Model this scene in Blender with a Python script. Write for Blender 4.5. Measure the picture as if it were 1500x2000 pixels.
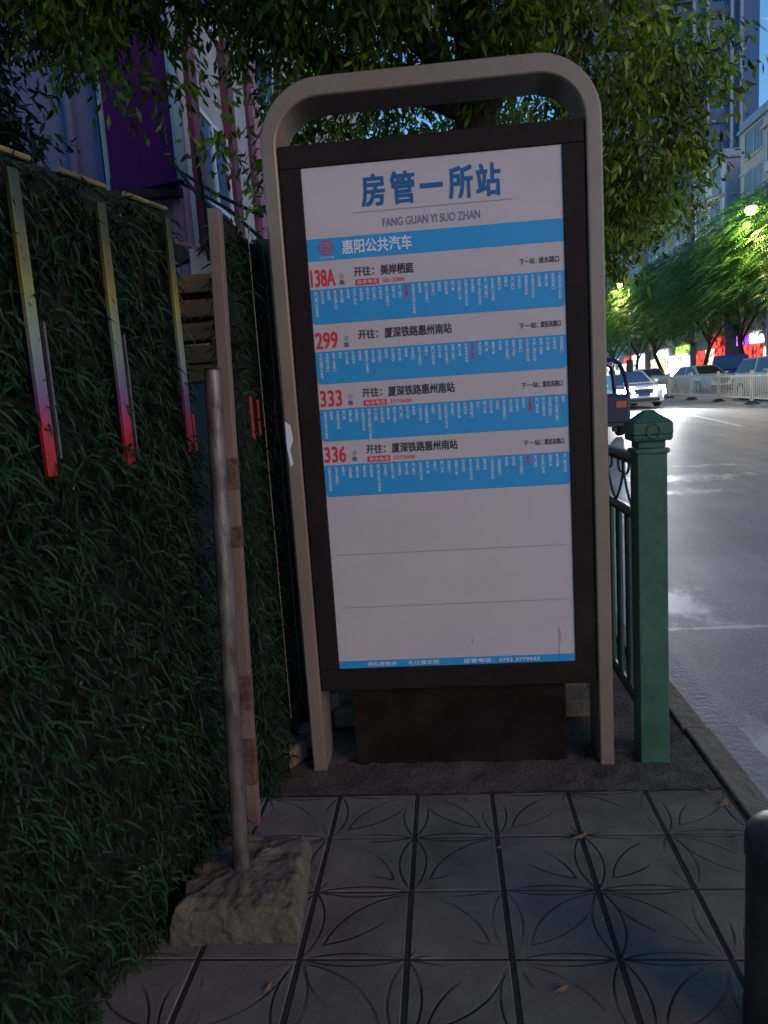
import bpy, bmesh, math, random
import numpy as np
from mathutils import Vector, Matrix

# ------------------------------------------------------------------ scene, camera, light
for o in list(bpy.data.objects):
    bpy.data.objects.remove(o, do_unlink=True)
S = bpy.context.scene
COL = S.collection
rad = math.radians
PI = math.pi

cam_d = bpy.data.cameras.new("camera")
cam = bpy.data.objects.new("camera", cam_d)
COL.objects.link(cam)
S.camera = cam
cam_d.sensor_fit = 'VERTICAL'
cam_d.sensor_height = 36.0
cam_d.lens = 36.0 * 1430 / 2000
cam_d.clip_start = 0.05
cam_d.clip_end = 3000
EYE = 1.35
_yaw, _pitch, _roll = rad(-5.04), rad(-8.66), rad(-3.79)
_f = Vector((math.sin(_yaw) * math.cos(_pitch), math.cos(_yaw) * math.cos(_pitch), math.sin(_pitch)))
_r = Vector((math.cos(_yaw), -math.sin(_yaw), 0))
_u = _r.cross(_f)
_c, _s = math.cos(_roll), math.sin(_roll)
_R, _U = _c * _r + _s * _u, -_s * _r + _c * _u
cam.matrix_world = Matrix(((_R.x, _U.x, -_f.x, 0), (_R.y, _U.y, -_f.y, 0), (_R.z, _U.z, -_f.z, EYE), (0, 0, 0, 1)))

SUN_EL, SUN_AZ = rad(22), rad(132)      # dusk glow from behind the viewer, over the street side
W = bpy.data.worlds.new("World")
S.world = W
W.use_nodes = True
wn = W.node_tree
bg = wn.nodes['Background']
sky = wn.nodes.new('ShaderNodeTexSky')
sky.sky_type = 'NISHITA'
sky.sun_disc = False
sky.sun_elevation = rad(7)
sky.sun_rotation = SUN_AZ
sky.air_density = 1.0
sky.dust_density = 0.0
sky.ozone_density = 4.0
wn.links.new(sky.outputs[0], bg.inputs[0])
bg.inputs[1].default_value = 0.15

sun_d = bpy.data.lights.new("sun", 'SUN')
sun_d.energy = 0.47
sun_d.angle = rad(22)
sun_d.color = (1.0, 0.56, 0.32)
sun = bpy.data.objects.new("sun", sun_d)
COL.objects.link(sun)
_d = Vector((math.sin(SUN_AZ) * math.cos(SUN_EL), math.cos(SUN_AZ) * math.cos(SUN_EL), math.sin(SUN_EL)))
sun.rotation_euler = _d.to_track_quat('Z', 'Y').to_euler()

S.view_settings.view_transform = 'Standard'
S.view_settings.look = 'None'
S.view_settings.gamma = 1
S.view_settings.use_curve_mapping = False
S.view_settings.exposure = 1.2
S.cycles.use_denoising = True
S.cycles.max_bounces = 8
S.cycles.sample_clamp_indirect = 4

rng = random.Random(7)
nrg = np.random.default_rng(11)


# ------------------------------------------------------------------ materials
def mat(name, col, rough=0.6, metal=0.0, var=0.0, scale=6.0, bump=0.0, bscale=30.0, col2=None, spec=0.5, stretch=(1, 1, 1), emit=None, estr=0.0, island=0.0, trans=0.0, alpha=1.0):
    m = bpy.data.materials.new(name)
    m.use_nodes = True
    nt = m.node_tree
    N, L = nt.nodes, nt.links
    b = N['Principled BSDF']
    b.inputs['Base Color'].default_value = (*col, 1)
    b.inputs['Roughness'].default_value = rough
    b.inputs['Metallic'].default_value = metal
    b.inputs['Specular IOR Level'].default_value = spec
    if emit:
        b.inputs['Emission Color'].default_value = (*emit, 1)
        b.inputs['Emission Strength'].default_value = estr
    if trans:
        b.inputs['Transmission Weight'].default_value = trans
    co = N.new('ShaderNodeTexCoord')
    mp = N.new('ShaderNodeMapping')
    mp.inputs['Scale'].default_value = stretch
    L.new(co.outputs['Object'], mp.inputs[0])
    src = None
    if var or col2:
        n = N.new('ShaderNodeTexNoise')
        n.inputs['Scale'].default_value = scale
        n.inputs['Detail'].default_value = 6
        n.inputs['Roughness'].default_value = 0.65
        L.new(mp.outputs[0], n.inputs['Vector'])
        r = N.new('ShaderNodeValToRGB')
        r.color_ramp.elements[0].position = 0.32
        r.color_ramp.elements[1].position = 0.68
        c2 = col2 or tuple(min(1, c * (1 + var)) for c in col)
        c1 = col if col2 else tuple(c * (1 - var) for c in col)
        r.color_ramp.elements[0].color = (*c1, 1)
        r.color_ramp.elements[1].color = (*c2, 1)
        L.new(n.outputs['Fac'], r.inputs[0])
        src = r.outputs[0]
    if island:
        g = N.new('ShaderNodeNewGeometry')
        hsv = N.new('ShaderNodeHueSaturation')
        mr = N.new('ShaderNodeMapRange')
        mr.inputs['To Min'].default_value = 1 - island
        mr.inputs['To Max'].default_value = 1 + island
        L.new(g.outputs['Random Per Island'], mr.inputs['Value'])
        L.new(mr.outputs[0], hsv.inputs['Value'])
        if src:
            L.new(src, hsv.inputs['Color'])
        else:
            hsv.inputs['Color'].default_value = (*col, 1)
        src = hsv.outputs[0]
    if src:
        L.new(src, b.inputs['Base Color'])
    if bump:
        n2 = N.new('ShaderNodeTexNoise')
        n2.inputs['Scale'].default_value = bscale
        n2.inputs['Detail'].default_value = 8
        L.new(mp.outputs[0], n2.inputs['Vector'])
        bp = N.new('ShaderNodeBump')
        bp.inputs['Strength'].default_value = bump
        bp.inputs['Distance'].default_value = 0.02
        L.new(n2.outputs['Fac'], bp.inputs['Height'])
        L.new(bp.outputs[0], b.inputs['Normal'])
    return m


def emitmat(name, col, s, uneven=False):
    m = mat(name, (0.02, 0.02, 0.02), 0.6, emit=col, estr=s)
    if uneven:
        # goods, letters and shelves break up what shines through a shop front
        nt = m.node_tree
        N, L = nt.nodes, nt.links
        mp = N['Mapping']
        mp.inputs['Scale'].default_value = (1, 2.2, 1.3)
        n = N.new('ShaderNodeTexNoise')
        n.inputs['Scale'].default_value = 1.5
        n.inputs['Detail'].default_value = 4
        L.new(mp.outputs[0], n.inputs['Vector'])
        r = N.new('ShaderNodeMapRange')
        r.inputs['From Min'].default_value = 0.40
        r.inputs['From Max'].default_value = 0.60
        r.inputs['To Min'].default_value = 0.06 * s
        r.inputs['To Max'].default_value = 1.25 * s
        L.new(n.outputs['Fac'], r.inputs['Value'])
        L.new(r.outputs[0], N['Principled BSDF'].inputs['Emission Strength'])
    return m


def leafmat(name, col, col2, trans=0.35, island=0.45, scale=1.2, rough=0.45):
    m = mat(name, col, rough, col2=col2, scale=scale, island=island)
    nt = m.node_tree
    N, L = nt.nodes, nt.links
    b, out = N['Principled BSDF'], N['Material Output']
    t = N.new('ShaderNodeBsdfTranslucent')
    mx = N.new('ShaderNodeMixShader')
    mx.inputs[0].default_value = trans
    src = b.inputs['Base Color'].links[0].from_socket
    L.new(src, t.inputs['Color'])
    L.new(b.outputs[0], mx.inputs[1])
    L.new(t.outputs[0], mx.inputs[2])
    L.new(mx.outputs[0], out.inputs[0])
    return m


M = {}
M['frame'] = mat('painted_aluminium', (0.265, 0.195, 0.150), 0.42, 0.25, var=0.08, scale=9, bump=0.02, bscale=120)
M['panel'] = mat('brown_black_panel', (0.019, 0.0115, 0.0105), 0.6, spec=0.15, var=0.3, scale=5, bump=0.03, bscale=80)
M['board'] = mat('dark_kick_board', (0.015, 0.010, 0.0085), 0.8, spec=0.1, var=0.5, scale=7, bump=0.06, bscale=60)
M['paper'] = mat('poster_paper', (0.57, 0.48, 0.487), 0.5, var=0.05, scale=3, bump=0.004, bscale=14)
M['print_blue'] = mat('print_blue', (0.026, 0.31, 0.64), 0.45)
M['print_title'] = mat('print_title_blue', (0.008, 0.115, 0.31), 0.5)
M['print_grey'] = mat('print_grey', (0.20, 0.20, 0.27), 0.5)
M['print_line'] = mat('print_line', (0.33, 0.35, 0.36), 0.5)
M['print_red'] = mat('print_red', (0.72, 0.02, 0.035), 0.5)
M['print_black'] = mat('print_black', (0.05, 0.04, 0.045), 0.5)
M['print_white'] = mat('print_white', (0.74, 0.76, 0.80), 0.5)
M['print_pale'] = mat('print_pale', (0.55, 0.68, 0.82), 0.5)
M['galv'] = mat('galvanised_steel', (0.145, 0.112, 0.100), 0.42, 0.45, var=0.6, scale=26, bump=0.12, bscale=90, stretch=(1, 1, 0.35))
M['steel_dull'] = mat('dull_painted_steel', (0.22, 0.145, 0.115), 0.6, 0.0, col2=(0.12, 0.075, 0.055), scale=5, bump=0.08, bscale=60, stretch=(1, 1, 0.25))
M['rust'] = mat('rusted_steel', (0.04, 0.022, 0.016), 0.85, col2=(0.17, 0.09, 0.05), scale=30, bump=0.3, bscale=60)
M['concrete'] = mat('rough_concrete', (0.060, 0.055, 0.046), 0.95, col2=(0.150, 0.120, 0.075), scale=13, bump=0.6, bscale=40)
M['concrete_yellow'] = mat('ochre_stained_concrete', (0.17, 0.115, 0.055), 0.95, col2=(0.09, 0.075, 0.055), scale=14, bump=0.4, bscale=40)
M['dirt'] = mat('soil_and_mortar', (0.036, 0.028, 0.020), 0.95, col2=(0.105, 0.088, 0.068), scale=7, bump=0.45, bscale=70)
M['joint'] = mat('dirty_joint', (0.018, 0.016, 0.014), 0.95, var=0.4, scale=12)
M['kerb'] = mat('kerb_stone', (0.17, 0.115, 0.065), 0.85, col2=(0.25, 0.215, 0.165), scale=3.5, bump=0.4, bscale=30)
M['gutter'] = mat('gutter_concrete', (0.26, 0.255, 0.24), 0.6, col2=(0.34, 0.335, 0.32), scale=4, bump=0.2, bscale=40)
M['green'] = mat('green_enamel', (0.036, 0.108, 0.062), 0.5, var=0.28, scale=11, bump=0.05, bscale=70)
M['green_dk'] = mat('dark_green_enamel', (0.012, 0.050, 0.036), 0.35, var=0.2, scale=9)
M['grass'] = leafmat('artificial_grass_blade', (0.0022, 0.0120, 0.0030), (0.0090, 0.040, 0.0095), 0.15, 0.9, 5, 0.62)
M['grass'].node_tree.nodes['Principled BSDF'].inputs['Specular IOR Level'].default_value = 0.25
M['backing'] = mat('grass_backing', (0.003, 0.007, 0.004), 0.95, var=0.4, scale=20)
M['rail_yellow'] = mat('yellowed_top_rail', (0.24, 0.18, 0.06), 0.6, col2=(0.10, 0.06, 0.035), scale=9)
M['black'] = mat('plain_black', (0.010, 0.010, 0.011), 0.5, var=0.3)
M['bollard'] = mat('brown_black_bollard', (0.050, 0.044, 0.040), 0.48, var=0.45, scale=10, bump=0.04, bscale=50)
M['bark'] = mat('bark', (0.045, 0.030, 0.022), 0.95, col2=(0.10, 0.07, 0.05), scale=12, bump=0.8, bscale=16, stretch=(1, 1, 0.3))
M['leaf'] = leafmat('street_tree_leaf', (0.026, 0.066, 0.007), (0.225, 0.330, 0.018), 0.42, 0.8, 2.6)
M['leaf_dark'] = leafmat('dark_tree_leaf', (0.012, 0.030, 0.013), (0.024, 0.050, 0.020), 0.25, 0.5, 1.4)
M['frond'] = leafmat('feathery_leaf', (0.046, 0.170, 0.040), (0.130, 0.320, 0.055), 0.45, 0.40, 0.5)
M['dead_leaf'] = mat('dead_leaf', (0.14, 0.08, 0.04), 0.8, island=0.4)
M['wall_blue'] = mat('blue_grey_panel', (0.100, 0.115, 0.205), 0.8, spec=0.15, var=0.08, scale=1.4)
M['wall_purple'] = mat('purple_panel', (0.058, 0.008, 0.074), 0.85, spec=0.1, var=0.14, scale=1.8)
M['trim_cyan'] = mat('pale_cyan_trim', (0.16, 0.25, 0.26), 0.5)
M['pink'] = mat('pink_render', (0.30, 0.12, 0.20), 0.7, var=0.15, scale=2)
M['magenta'] = mat('magenta_paint', (0.11, 0.014, 0.052), 0.6, var=0.15, scale=2)
M['white_wall'] = mat('stained_white_wall', (0.36, 0.37, 0.40), 0.8, col2=(0.23, 0.24, 0.26), scale=1.6, bump=0.08, stretch=(1, 1, 0.3))
M['glass_blue'] = mat('blue_window_glass', (0.03, 0.10, 0.17), 0.06, 0.0, spec=0.9, var=0.4, scale=1.5)
M['win_frame'] = mat('pale_window_frame', (0.50, 0.60, 0.66), 0.5)
M['dark'] = mat('dark_void', (0.012, 0.011, 0.014), 0.9, var=0.3)
M['timber'] = mat('weathered_timber', (0.34, 0.125, 0.035), 0.85, col2=(0.15, 0.06, 0.022), scale=5, stretch=(0.5, 0.5, 5), bump=0.2)
M['tarp'] = mat('grey_blue_tarp', (0.035, 0.038, 0.055), 0.55, var=0.3, scale=4, bump=0.3, bscale=12)
M['cream'] = mat('cream_fence_paint', (0.80, 0.66, 0.44), 0.5, var=0.1, scale=5)
M['feet'] = mat('dark_rubber_foot', (0.05, 0.045, 0.045), 0.8)
M['car_white'] = mat('white_car_paint', (0.70, 0.72, 0.76), 0.22, 0.0, spec=0.7)
M['car_silver'] = mat('silver_car_paint', (0.50, 0.52, 0.52), 0.28, 0.4)
M['car_beige'] = mat('grey_beige_car_paint', (0.38, 0.38, 0.34), 0.3, 0.3)
M['car_blue'] = mat('blue_truck_paint', (0.05, 0.07, 0.26), 0.35)
M['car_navy'] = mat('navy_cab_paint', (0.018, 0.013, 0.055), 0.35, var=0.2, scale=5)
M['car_black'] = mat('black_car_paint', (0.02, 0.021, 0.024), 0.25)
M['car_glass'] = mat('sky_tinted_car_glass', (0.04, 0.10, 0.17), 0.08, spec=0.7)  # blue of the reflected sky put into the base colour
M['car_glass_dark'] = mat('dark_car_glass', (0.02, 0.028, 0.032), 0.12, spec=0.35)
M['clear'] = mat('clear_glass', (0.9, 0.95, 1.0), 0.0, trans=1.0)
M['clear'].node_tree.nodes['Principled BSDF'].inputs['IOR'].default_value = 1.02
M['tyre'] = mat('tyre_rubber', (0.02, 0.02, 0.02), 0.85)
M['rim'] = mat('alloy_rim', (0.45, 0.45, 0.47), 0.35, 0.8)
M['plastic'] = mat('black_plastic', (0.025, 0.025, 0.028), 0.5)
M['headlight'] = emitmat('lit_headlight', (0.95, 0.98, 1.0), 40)
M['taillight'] = emitmat('lit_tail_light', (1.0, 0.05, 0.04), 2.0)
M['orange_lens'] = mat('orange_lens', (0.45, 0.10, 0.03), 0.3)
M['lamp_glow'] = emitmat('street_lamp_glow', (1.0, 0.66, 0.16), 3.2)
M['lamp_pole'] = mat('grey_lamp_pole', (0.25, 0.25, 0.26), 0.5, 0.4)
M['sign_white'] = emitmat('lit_white_sign', (0.95, 1.0, 0.98), 1.6, True)
M['sign_red'] = emitmat('lit_red_sign', (1.0, 0.06, 0.04), 0.9, True)
M['sign_green'] = emitmat('lit_green_sign', (0.45, 0.9, 0.12), 1.1, True)
M['sign_purple'] = emitmat('lit_purple_sign', (0.45, 0.08, 0.75), 0.9, True)
M['sign_warm'] = emitmat('lit_warm_window', (1.0, 0.72, 0.48), 1.2, True)
M['sign_yellow'] = emitmat('lit_yellow_letter', (1.0, 0.85, 0.35), 3.0)
M['b_pink'] = mat('far_pink_wall', (0.62, 0.45, 0.38), 0.8, var=0.08, scale=0.5)
M['b_white'] = mat('far_white_wall', (0.74, 0.75, 0.72), 0.8, var=0.08, scale=0.5)
M['b_beige'] = mat('far_beige_wall', (0.60, 0.53, 0.45), 0.8, var=0.1, scale=0.5)
M['b_blue'] = mat('far_blue_grey_wall', (0.34, 0.39, 0.47), 0.8, var=0.06, scale=0.4)
M['b_grey'] = mat('far_grey_wall', (0.43, 0.42, 0.45), 0.8, var=0.12, scale=0.5)
M['b_glass'] = mat('far_window_glass', (0.13, 0.16, 0.17), 0.45, var=0.4, scale=0.7)
M['b_tower'] = mat('tower_wall', (0.055, 0.135, 0.28), 0.8, var=0.05, scale=0.1)
M['b_tower_trim'] = mat('tower_trim', (0.24, 0.31, 0.42), 0.8)
M['b_tower_dark'] = mat('tower_window_band', (0.03, 0.05, 0.09), 0.4)
M['ground'] = mat('bare_ground', (0.08, 0.075, 0.065), 0.95, col2=(0.13, 0.12, 0.105), scale=1.2, bump=0.4, bscale=8)
M['far_pave'] = mat('far_paving', (0.25, 0.24, 0.23), 0.8, var=0.15, scale=1.0)
M['paint_line'] = mat('worn_road_paint', (0.62, 0.62, 0.58), 0.6, var=0.15, scale=8)
M['brick'] = mat('loose_brick', (0.20, 0.17, 0.12), 0.9, col2=(0.12, 0.10, 0.075), scale=8, bump=0.4, bscale=30)


def tile_material():
    """grey moulded paving tile with engraved petal arcs"""
    m = mat('petal_paving_tile', (0.100, 0.085, 0.070), 0.85, col2=(0.180, 0.156, 0.130), scale=4.2, spec=0.2)
    nt = m.node_tree
    N, L = nt.nodes, nt.links
    b = N['Principled BSDF']
    uv = N.new('ShaderNodeUVMap')
    uv.uv_map = 'tile'
    def circ(c, R):
        d = N.new('ShaderNodeVectorMath')
        d.operation = 'DISTANCE'
        d.inputs[1].default_value = c
        L.new(uv.outputs[0], d.inputs[0])
        a = N.new('ShaderNodeMath')
        a.operation = 'SUBTRACT'
        a.inputs[1].default_value = R
        L.new(d.outputs['Value'], a.inputs[0])
        return a.outputs[0]

    def op(kind, a, b_=None):
        q = N.new('ShaderNodeMath')
        q.operation = kind
        L.new(a, q.inputs[0])
        if b_ is not None:
            L.new(b_, q.inputs[1])
        return q.outputs[0]
    # half petals on the side edges, slimmer ones on the cross edges, one whole petal on the diagonal
    terms = [op('ABSOLUTE', circ(c, R)) for c, R in [((-.758, .5, 0), .908), ((1.758, .5, 0), .908), ((.5, -1.34, 0), 1.42), ((.5, 2.34, 0), 1.42)]]
    terms.append(op('ABSOLUTE', op('MAXIMUM', circ((.989, 1.139, 0), .958), circ((-.139, .011, 0), .958))))
    prev = terms[0]
    for t_ in terms[1:]:
        prev = op('MINIMUM', prev, t_)
    mr = N.new('ShaderNodeMapRange')
    mr.interpolation_type = 'SMOOTHSTEP'
    mr.inputs['From Min'].default_value = 0.0005
    mr.inputs['From Max'].default_value = 0.020
    L.new(prev, mr.inputs['Value'])
    # worn away here and there
    co = N.new('ShaderNodeTexCoord')
    n = N.new('ShaderNodeTexNoise')
    n.inputs['Scale'].default_value = 4.0
    n.inputs['Detail'].default_value = 2
    L.new(co.outputs['Object'], n.inputs['Vector'])
    wr = N.new('ShaderNodeMapRange')
    wr.inputs['From Min'].default_value = 0.43
    wr.inputs['From Max'].default_value = 0.57
    L.new(n.outputs['Fac'], wr.inputs['Value'])
    mxw = N.new('ShaderNodeMath')
    mxw.operation = 'MAXIMUM'
    L.new(mr.outputs[0], mxw.inputs[0])
    L.new(wr.outputs[0], mxw.inputs[1])
    # dirt held in the grooves
    mix = N.new('ShaderNodeMix')
    mix.data_type = 'RGBA'
    mix.inputs['A'].default_value = (0.032, 0.028, 0.024, 1)
    src = b.inputs['Base Color'].links[0].from_socket
    L.new(mxw.outputs[0], mix.inputs['Factor'])
    L.new(src, mix.inputs['B'])
    L.new(mix.outputs['Result'], b.inputs['Base Color'])
    n2 = N.new('ShaderNodeTexNoise')
    n2.inputs['Scale'].default_value = 90
    n2.inputs['Detail'].default_value = 6
    L.new(co.outputs['Object'], n2.inputs['Vector'])
    ad = N.new('ShaderNodeMath')
    ad.operation = 'MULTIPLY_ADD'
    ad.inputs[1].default_value = 0.35
    L.new(n2.outputs['Fac'], ad.inputs[0])
    L.new(mxw.outputs[0], ad.inputs[2])
    bp = N.new('ShaderNodeBump')
    bp.inputs['Strength'].default_value = 0.6
    bp.inputs['Distance'].default_value = 0.006
    L.new(ad.outputs[0], bp.inputs['Height'])
    L.new(bp.outputs[0], b.inputs['Normal'])
    return m


def road_material():
    """damp concrete road with remains of worn white paint"""
    m = mat('damp_road', (0.20, 0.203, 0.207), 0.5, col2=(0.28, 0.277, 0.274), scale=1.3)
    nt = m.node_tree
    N, L = nt.nodes, nt.links
    b = N['Principled BSDF']
    co = N.new('ShaderNodeTexCoord')
    mp = N.new('ShaderNodeMapping')
    mp.inputs['Scale'].default_value = (1.0, 0.55, 1)
    mp.inputs['Location'].default_value = (0.35, 0.2, 0)
    L.new(co.outputs['Object'], mp.inputs[0])
    n = N.new('ShaderNodeTexNoise')
    n.inputs['Scale'].default_value = 0.85
    n.inputs['Detail'].default_value = 5
    n.inputs['Roughness'].default_value = 0.55
    L.new(mp.outputs[0], n.inputs['Vector'])
    # worn white paint and damp sediment: stretched patches with ragged, speckled rims
    prev = None
    for (px_, py_, rx_, ry_, am) in [(1.40, 4.72, 0.30, 0.50, .46), (1.20, 2.70, 0.10, 0.62, .42), (3.3, 10.4, 0.9, 0.40, .46), (2.9, 9.2, 0.7, 0.25, .42), (1.55, 4.22, .45, .035, .48), (1.60, 3.50, .10, .06, .45), (3.9, 11.6, 0.6, .25, .40)]:
        m1 = N.new('ShaderNodeVectorMath')
        m1.operation = 'SUBTRACT'
        m1.inputs[1].default_value = (px_, py_, 0)
        L.new(co.outputs['Object'], m1.inputs[0])
        m2 = N.new('ShaderNodeVectorMath')
        m2.operation = 'MULTIPLY'
        m2.inputs[1].default_value = (1 / rx_, 1 / ry_, 0)
        L.new(m1.outputs[0], m2.inputs[0])
        m3 = N.new('ShaderNodeVectorMath')
        m3.operation = 'LENGTH'
        L.new(m2.outputs[0], m3.inputs[0])
        m4 = N.new('ShaderNodeMapRange')
        m4.inputs['From Max'].default_value = 1.6
        m4.inputs['To Min'].default_value = am
        m4.inputs['To Max'].default_value = 0.0
        L.new(m3.outputs['Value'], m4.inputs['Value'])
        if prev is None:
            prev = m4.outputs[0]
        else:
            mx_ = N.new('ShaderNodeMath')
            mx_.operation = 'MAXIMUM'
            L.new(prev, mx_.inputs[0])
            L.new(m4.outputs[0], mx_.inputs[1])
            prev = mx_.outputs[0]
    n.inputs['Scale'].default_value = 4.5
    n.inputs['Detail'].default_value = 9
    n.inputs['Roughness'].default_value = 0.72
    ad = N.new('ShaderNodeMath')
    L.new(n.outputs['Fac'], ad.inputs[0])
    L.new(prev, ad.inputs[1])
    wet = N.new('ShaderNodeMapRange')
    wet.interpolation_type = 'SMOOTHSTEP'
    wet.inputs['From Min'].default_value = 0.64
    wet.inputs['From Max'].default_value = 0.90
    L.new(ad.outputs[0], wet.inputs['Value'])
    rr = N.new('ShaderNodeMapRange')
    rr.inputs['To Min'].default_value = 0.55
    rr.inputs['To Max'].default_value = 0.40
    L.new(wet.outputs[0], rr.inputs['Value'])
    L.new(rr.outputs[0], b.inputs['Roughness'])
    mix = N.new('ShaderNodeMix')
    mix.data_type = 'RGBA'
    src = b.inputs['Base Color'].links[0].from_socket
    # aggregate speckle, tyre-polished lanes and old stains
    sp = N.new('ShaderNodeTexNoise')
    sp.inputs['Scale'].default_value = 70
    sp.inputs['Detail'].default_value = 5
    L.new(co.outputs['Object'], sp.inputs['Vector'])
    mp2 = N.new('ShaderNodeMapping')
    mp2.inputs['Scale'].default_value = (1.1, 0.10, 1)
    L.new(co.outputs['Object'], mp2.inputs[0])
    ln_ = N.new('ShaderNodeTexNoise')
    ln_.inputs['Scale'].default_value = 1.6
    ln_.inputs['Detail'].default_value = 6
    L.new(mp2.outputs[0], ln_.inputs['Vector'])
    sm = N.new('ShaderNodeMath')
    L.new(sp.outputs['Fac'], sm.inputs[0])
    L.new(ln_.outputs['Fac'], sm.inputs[1])
    mv = N.new('ShaderNodeMapRange')
    mv.inputs['From Min'].default_value = 0.65
    mv.inputs['From Max'].default_value = 1.35
    mv.inputs['To Min'].default_value = 0.45
    mv.inputs['To Max'].default_value = 1.45
    L.new(sm.outputs[0], mv.inputs['Value'])
    hs = N.new('ShaderNodeHueSaturation')
    L.new(src, hs.inputs['Color'])
    L.new(mv.outputs[0], hs.inputs['Value'])
    src = hs.outputs[0]
    L.new(wet.outputs[0], mix.inputs['Factor'])
    L.new(src, mix.inputs['A'])
    mix.inputs['B'].default_value = (0.50, 0.52, 0.53, 1)
    L.new(mix.outputs['Result'], b.inputs['Base Color'])
    n2 = N.new('ShaderNodeTexNoise')
    n2.inputs['Scale'].default_value = 130
    n2.inputs['Detail'].default_value = 8
    L.new(co.outputs['Object'], n2.inputs['Vector'])
    inv = N.new('ShaderNodeMapRange')
    inv.inputs['To Min'].default_value = 0.35
    inv.inputs['To Max'].default_value = 0.15
    L.new(wet.outputs[0], inv.inputs['Value'])
    bp = N.new('ShaderNodeBump')
    bp.inputs['Distance'].default_value = 0.006
    L.new(inv.outputs[0], bp.inputs['Strength'])
    L.new(n2.outputs['Fac'], bp.inputs['Height'])
    L.new(bp.outputs[0], b.inputs['Normal'])
    return m


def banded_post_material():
    """steel strip with reflected neon painted in: yellow, pale, mauve, red from the top down"""
    m = mat('neon_reflection_bands', (0.5, 0.5, 0.5), 0.3, 0.2)
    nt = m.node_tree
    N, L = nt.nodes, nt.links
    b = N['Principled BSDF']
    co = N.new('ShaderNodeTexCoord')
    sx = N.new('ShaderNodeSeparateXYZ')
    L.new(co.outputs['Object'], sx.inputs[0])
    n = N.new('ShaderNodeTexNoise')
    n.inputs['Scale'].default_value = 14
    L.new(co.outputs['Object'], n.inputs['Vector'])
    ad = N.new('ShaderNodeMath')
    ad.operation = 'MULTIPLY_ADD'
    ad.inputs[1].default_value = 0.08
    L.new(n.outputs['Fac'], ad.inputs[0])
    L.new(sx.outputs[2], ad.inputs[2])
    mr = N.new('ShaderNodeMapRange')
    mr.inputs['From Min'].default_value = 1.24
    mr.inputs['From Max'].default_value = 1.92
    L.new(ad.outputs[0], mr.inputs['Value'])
    r = N.new('ShaderNodeValToRGB')  # ramp paints the neon reflections up the strip
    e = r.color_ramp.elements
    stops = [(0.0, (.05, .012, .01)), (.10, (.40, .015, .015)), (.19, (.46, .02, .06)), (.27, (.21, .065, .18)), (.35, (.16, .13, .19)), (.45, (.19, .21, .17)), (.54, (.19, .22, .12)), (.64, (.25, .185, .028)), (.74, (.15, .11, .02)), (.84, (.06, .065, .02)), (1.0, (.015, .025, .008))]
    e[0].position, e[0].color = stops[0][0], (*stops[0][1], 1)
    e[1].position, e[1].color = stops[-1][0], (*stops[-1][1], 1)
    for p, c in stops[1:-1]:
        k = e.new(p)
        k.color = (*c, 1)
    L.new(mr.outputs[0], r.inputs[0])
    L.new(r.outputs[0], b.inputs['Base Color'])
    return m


M['steel_thin'] = mat('thin_grey_rod', (0.10, 0.09, 0.10), 0.4, 0.3, var=0.4, scale=20)
M['dull_red'] = mat('dull_red_light', (0.36, 0.02, 0.02), 0.6, var=0.4, scale=20)  # red light falling on the grass, put in as a colour
M['tile'] = tile_material()
M['road'] = road_material()
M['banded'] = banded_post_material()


# ------------------------------------------------------------------ mesh helpers
def props(o, label=None, cat=None, group=None, kind=None):
    if label: o['label'] = label
    if cat: o['category'] = cat
    if group: o['group'] = group
    if kind: o['kind'] = kind
    return o


def thing(name, loc, label, cat, group=None, rz=0.0):
    e = bpy.data.objects.new(name, None)
    e.empty_display_size = 0.1
    COL.objects.link(e)
    e.location = loc
    e.rotation_euler = (0, 0, rz)
    return props(e, label, cat, group)


def root_loc(o):
    while o.parent:
        o = o.parent
    return Vector(o.location)


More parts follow.
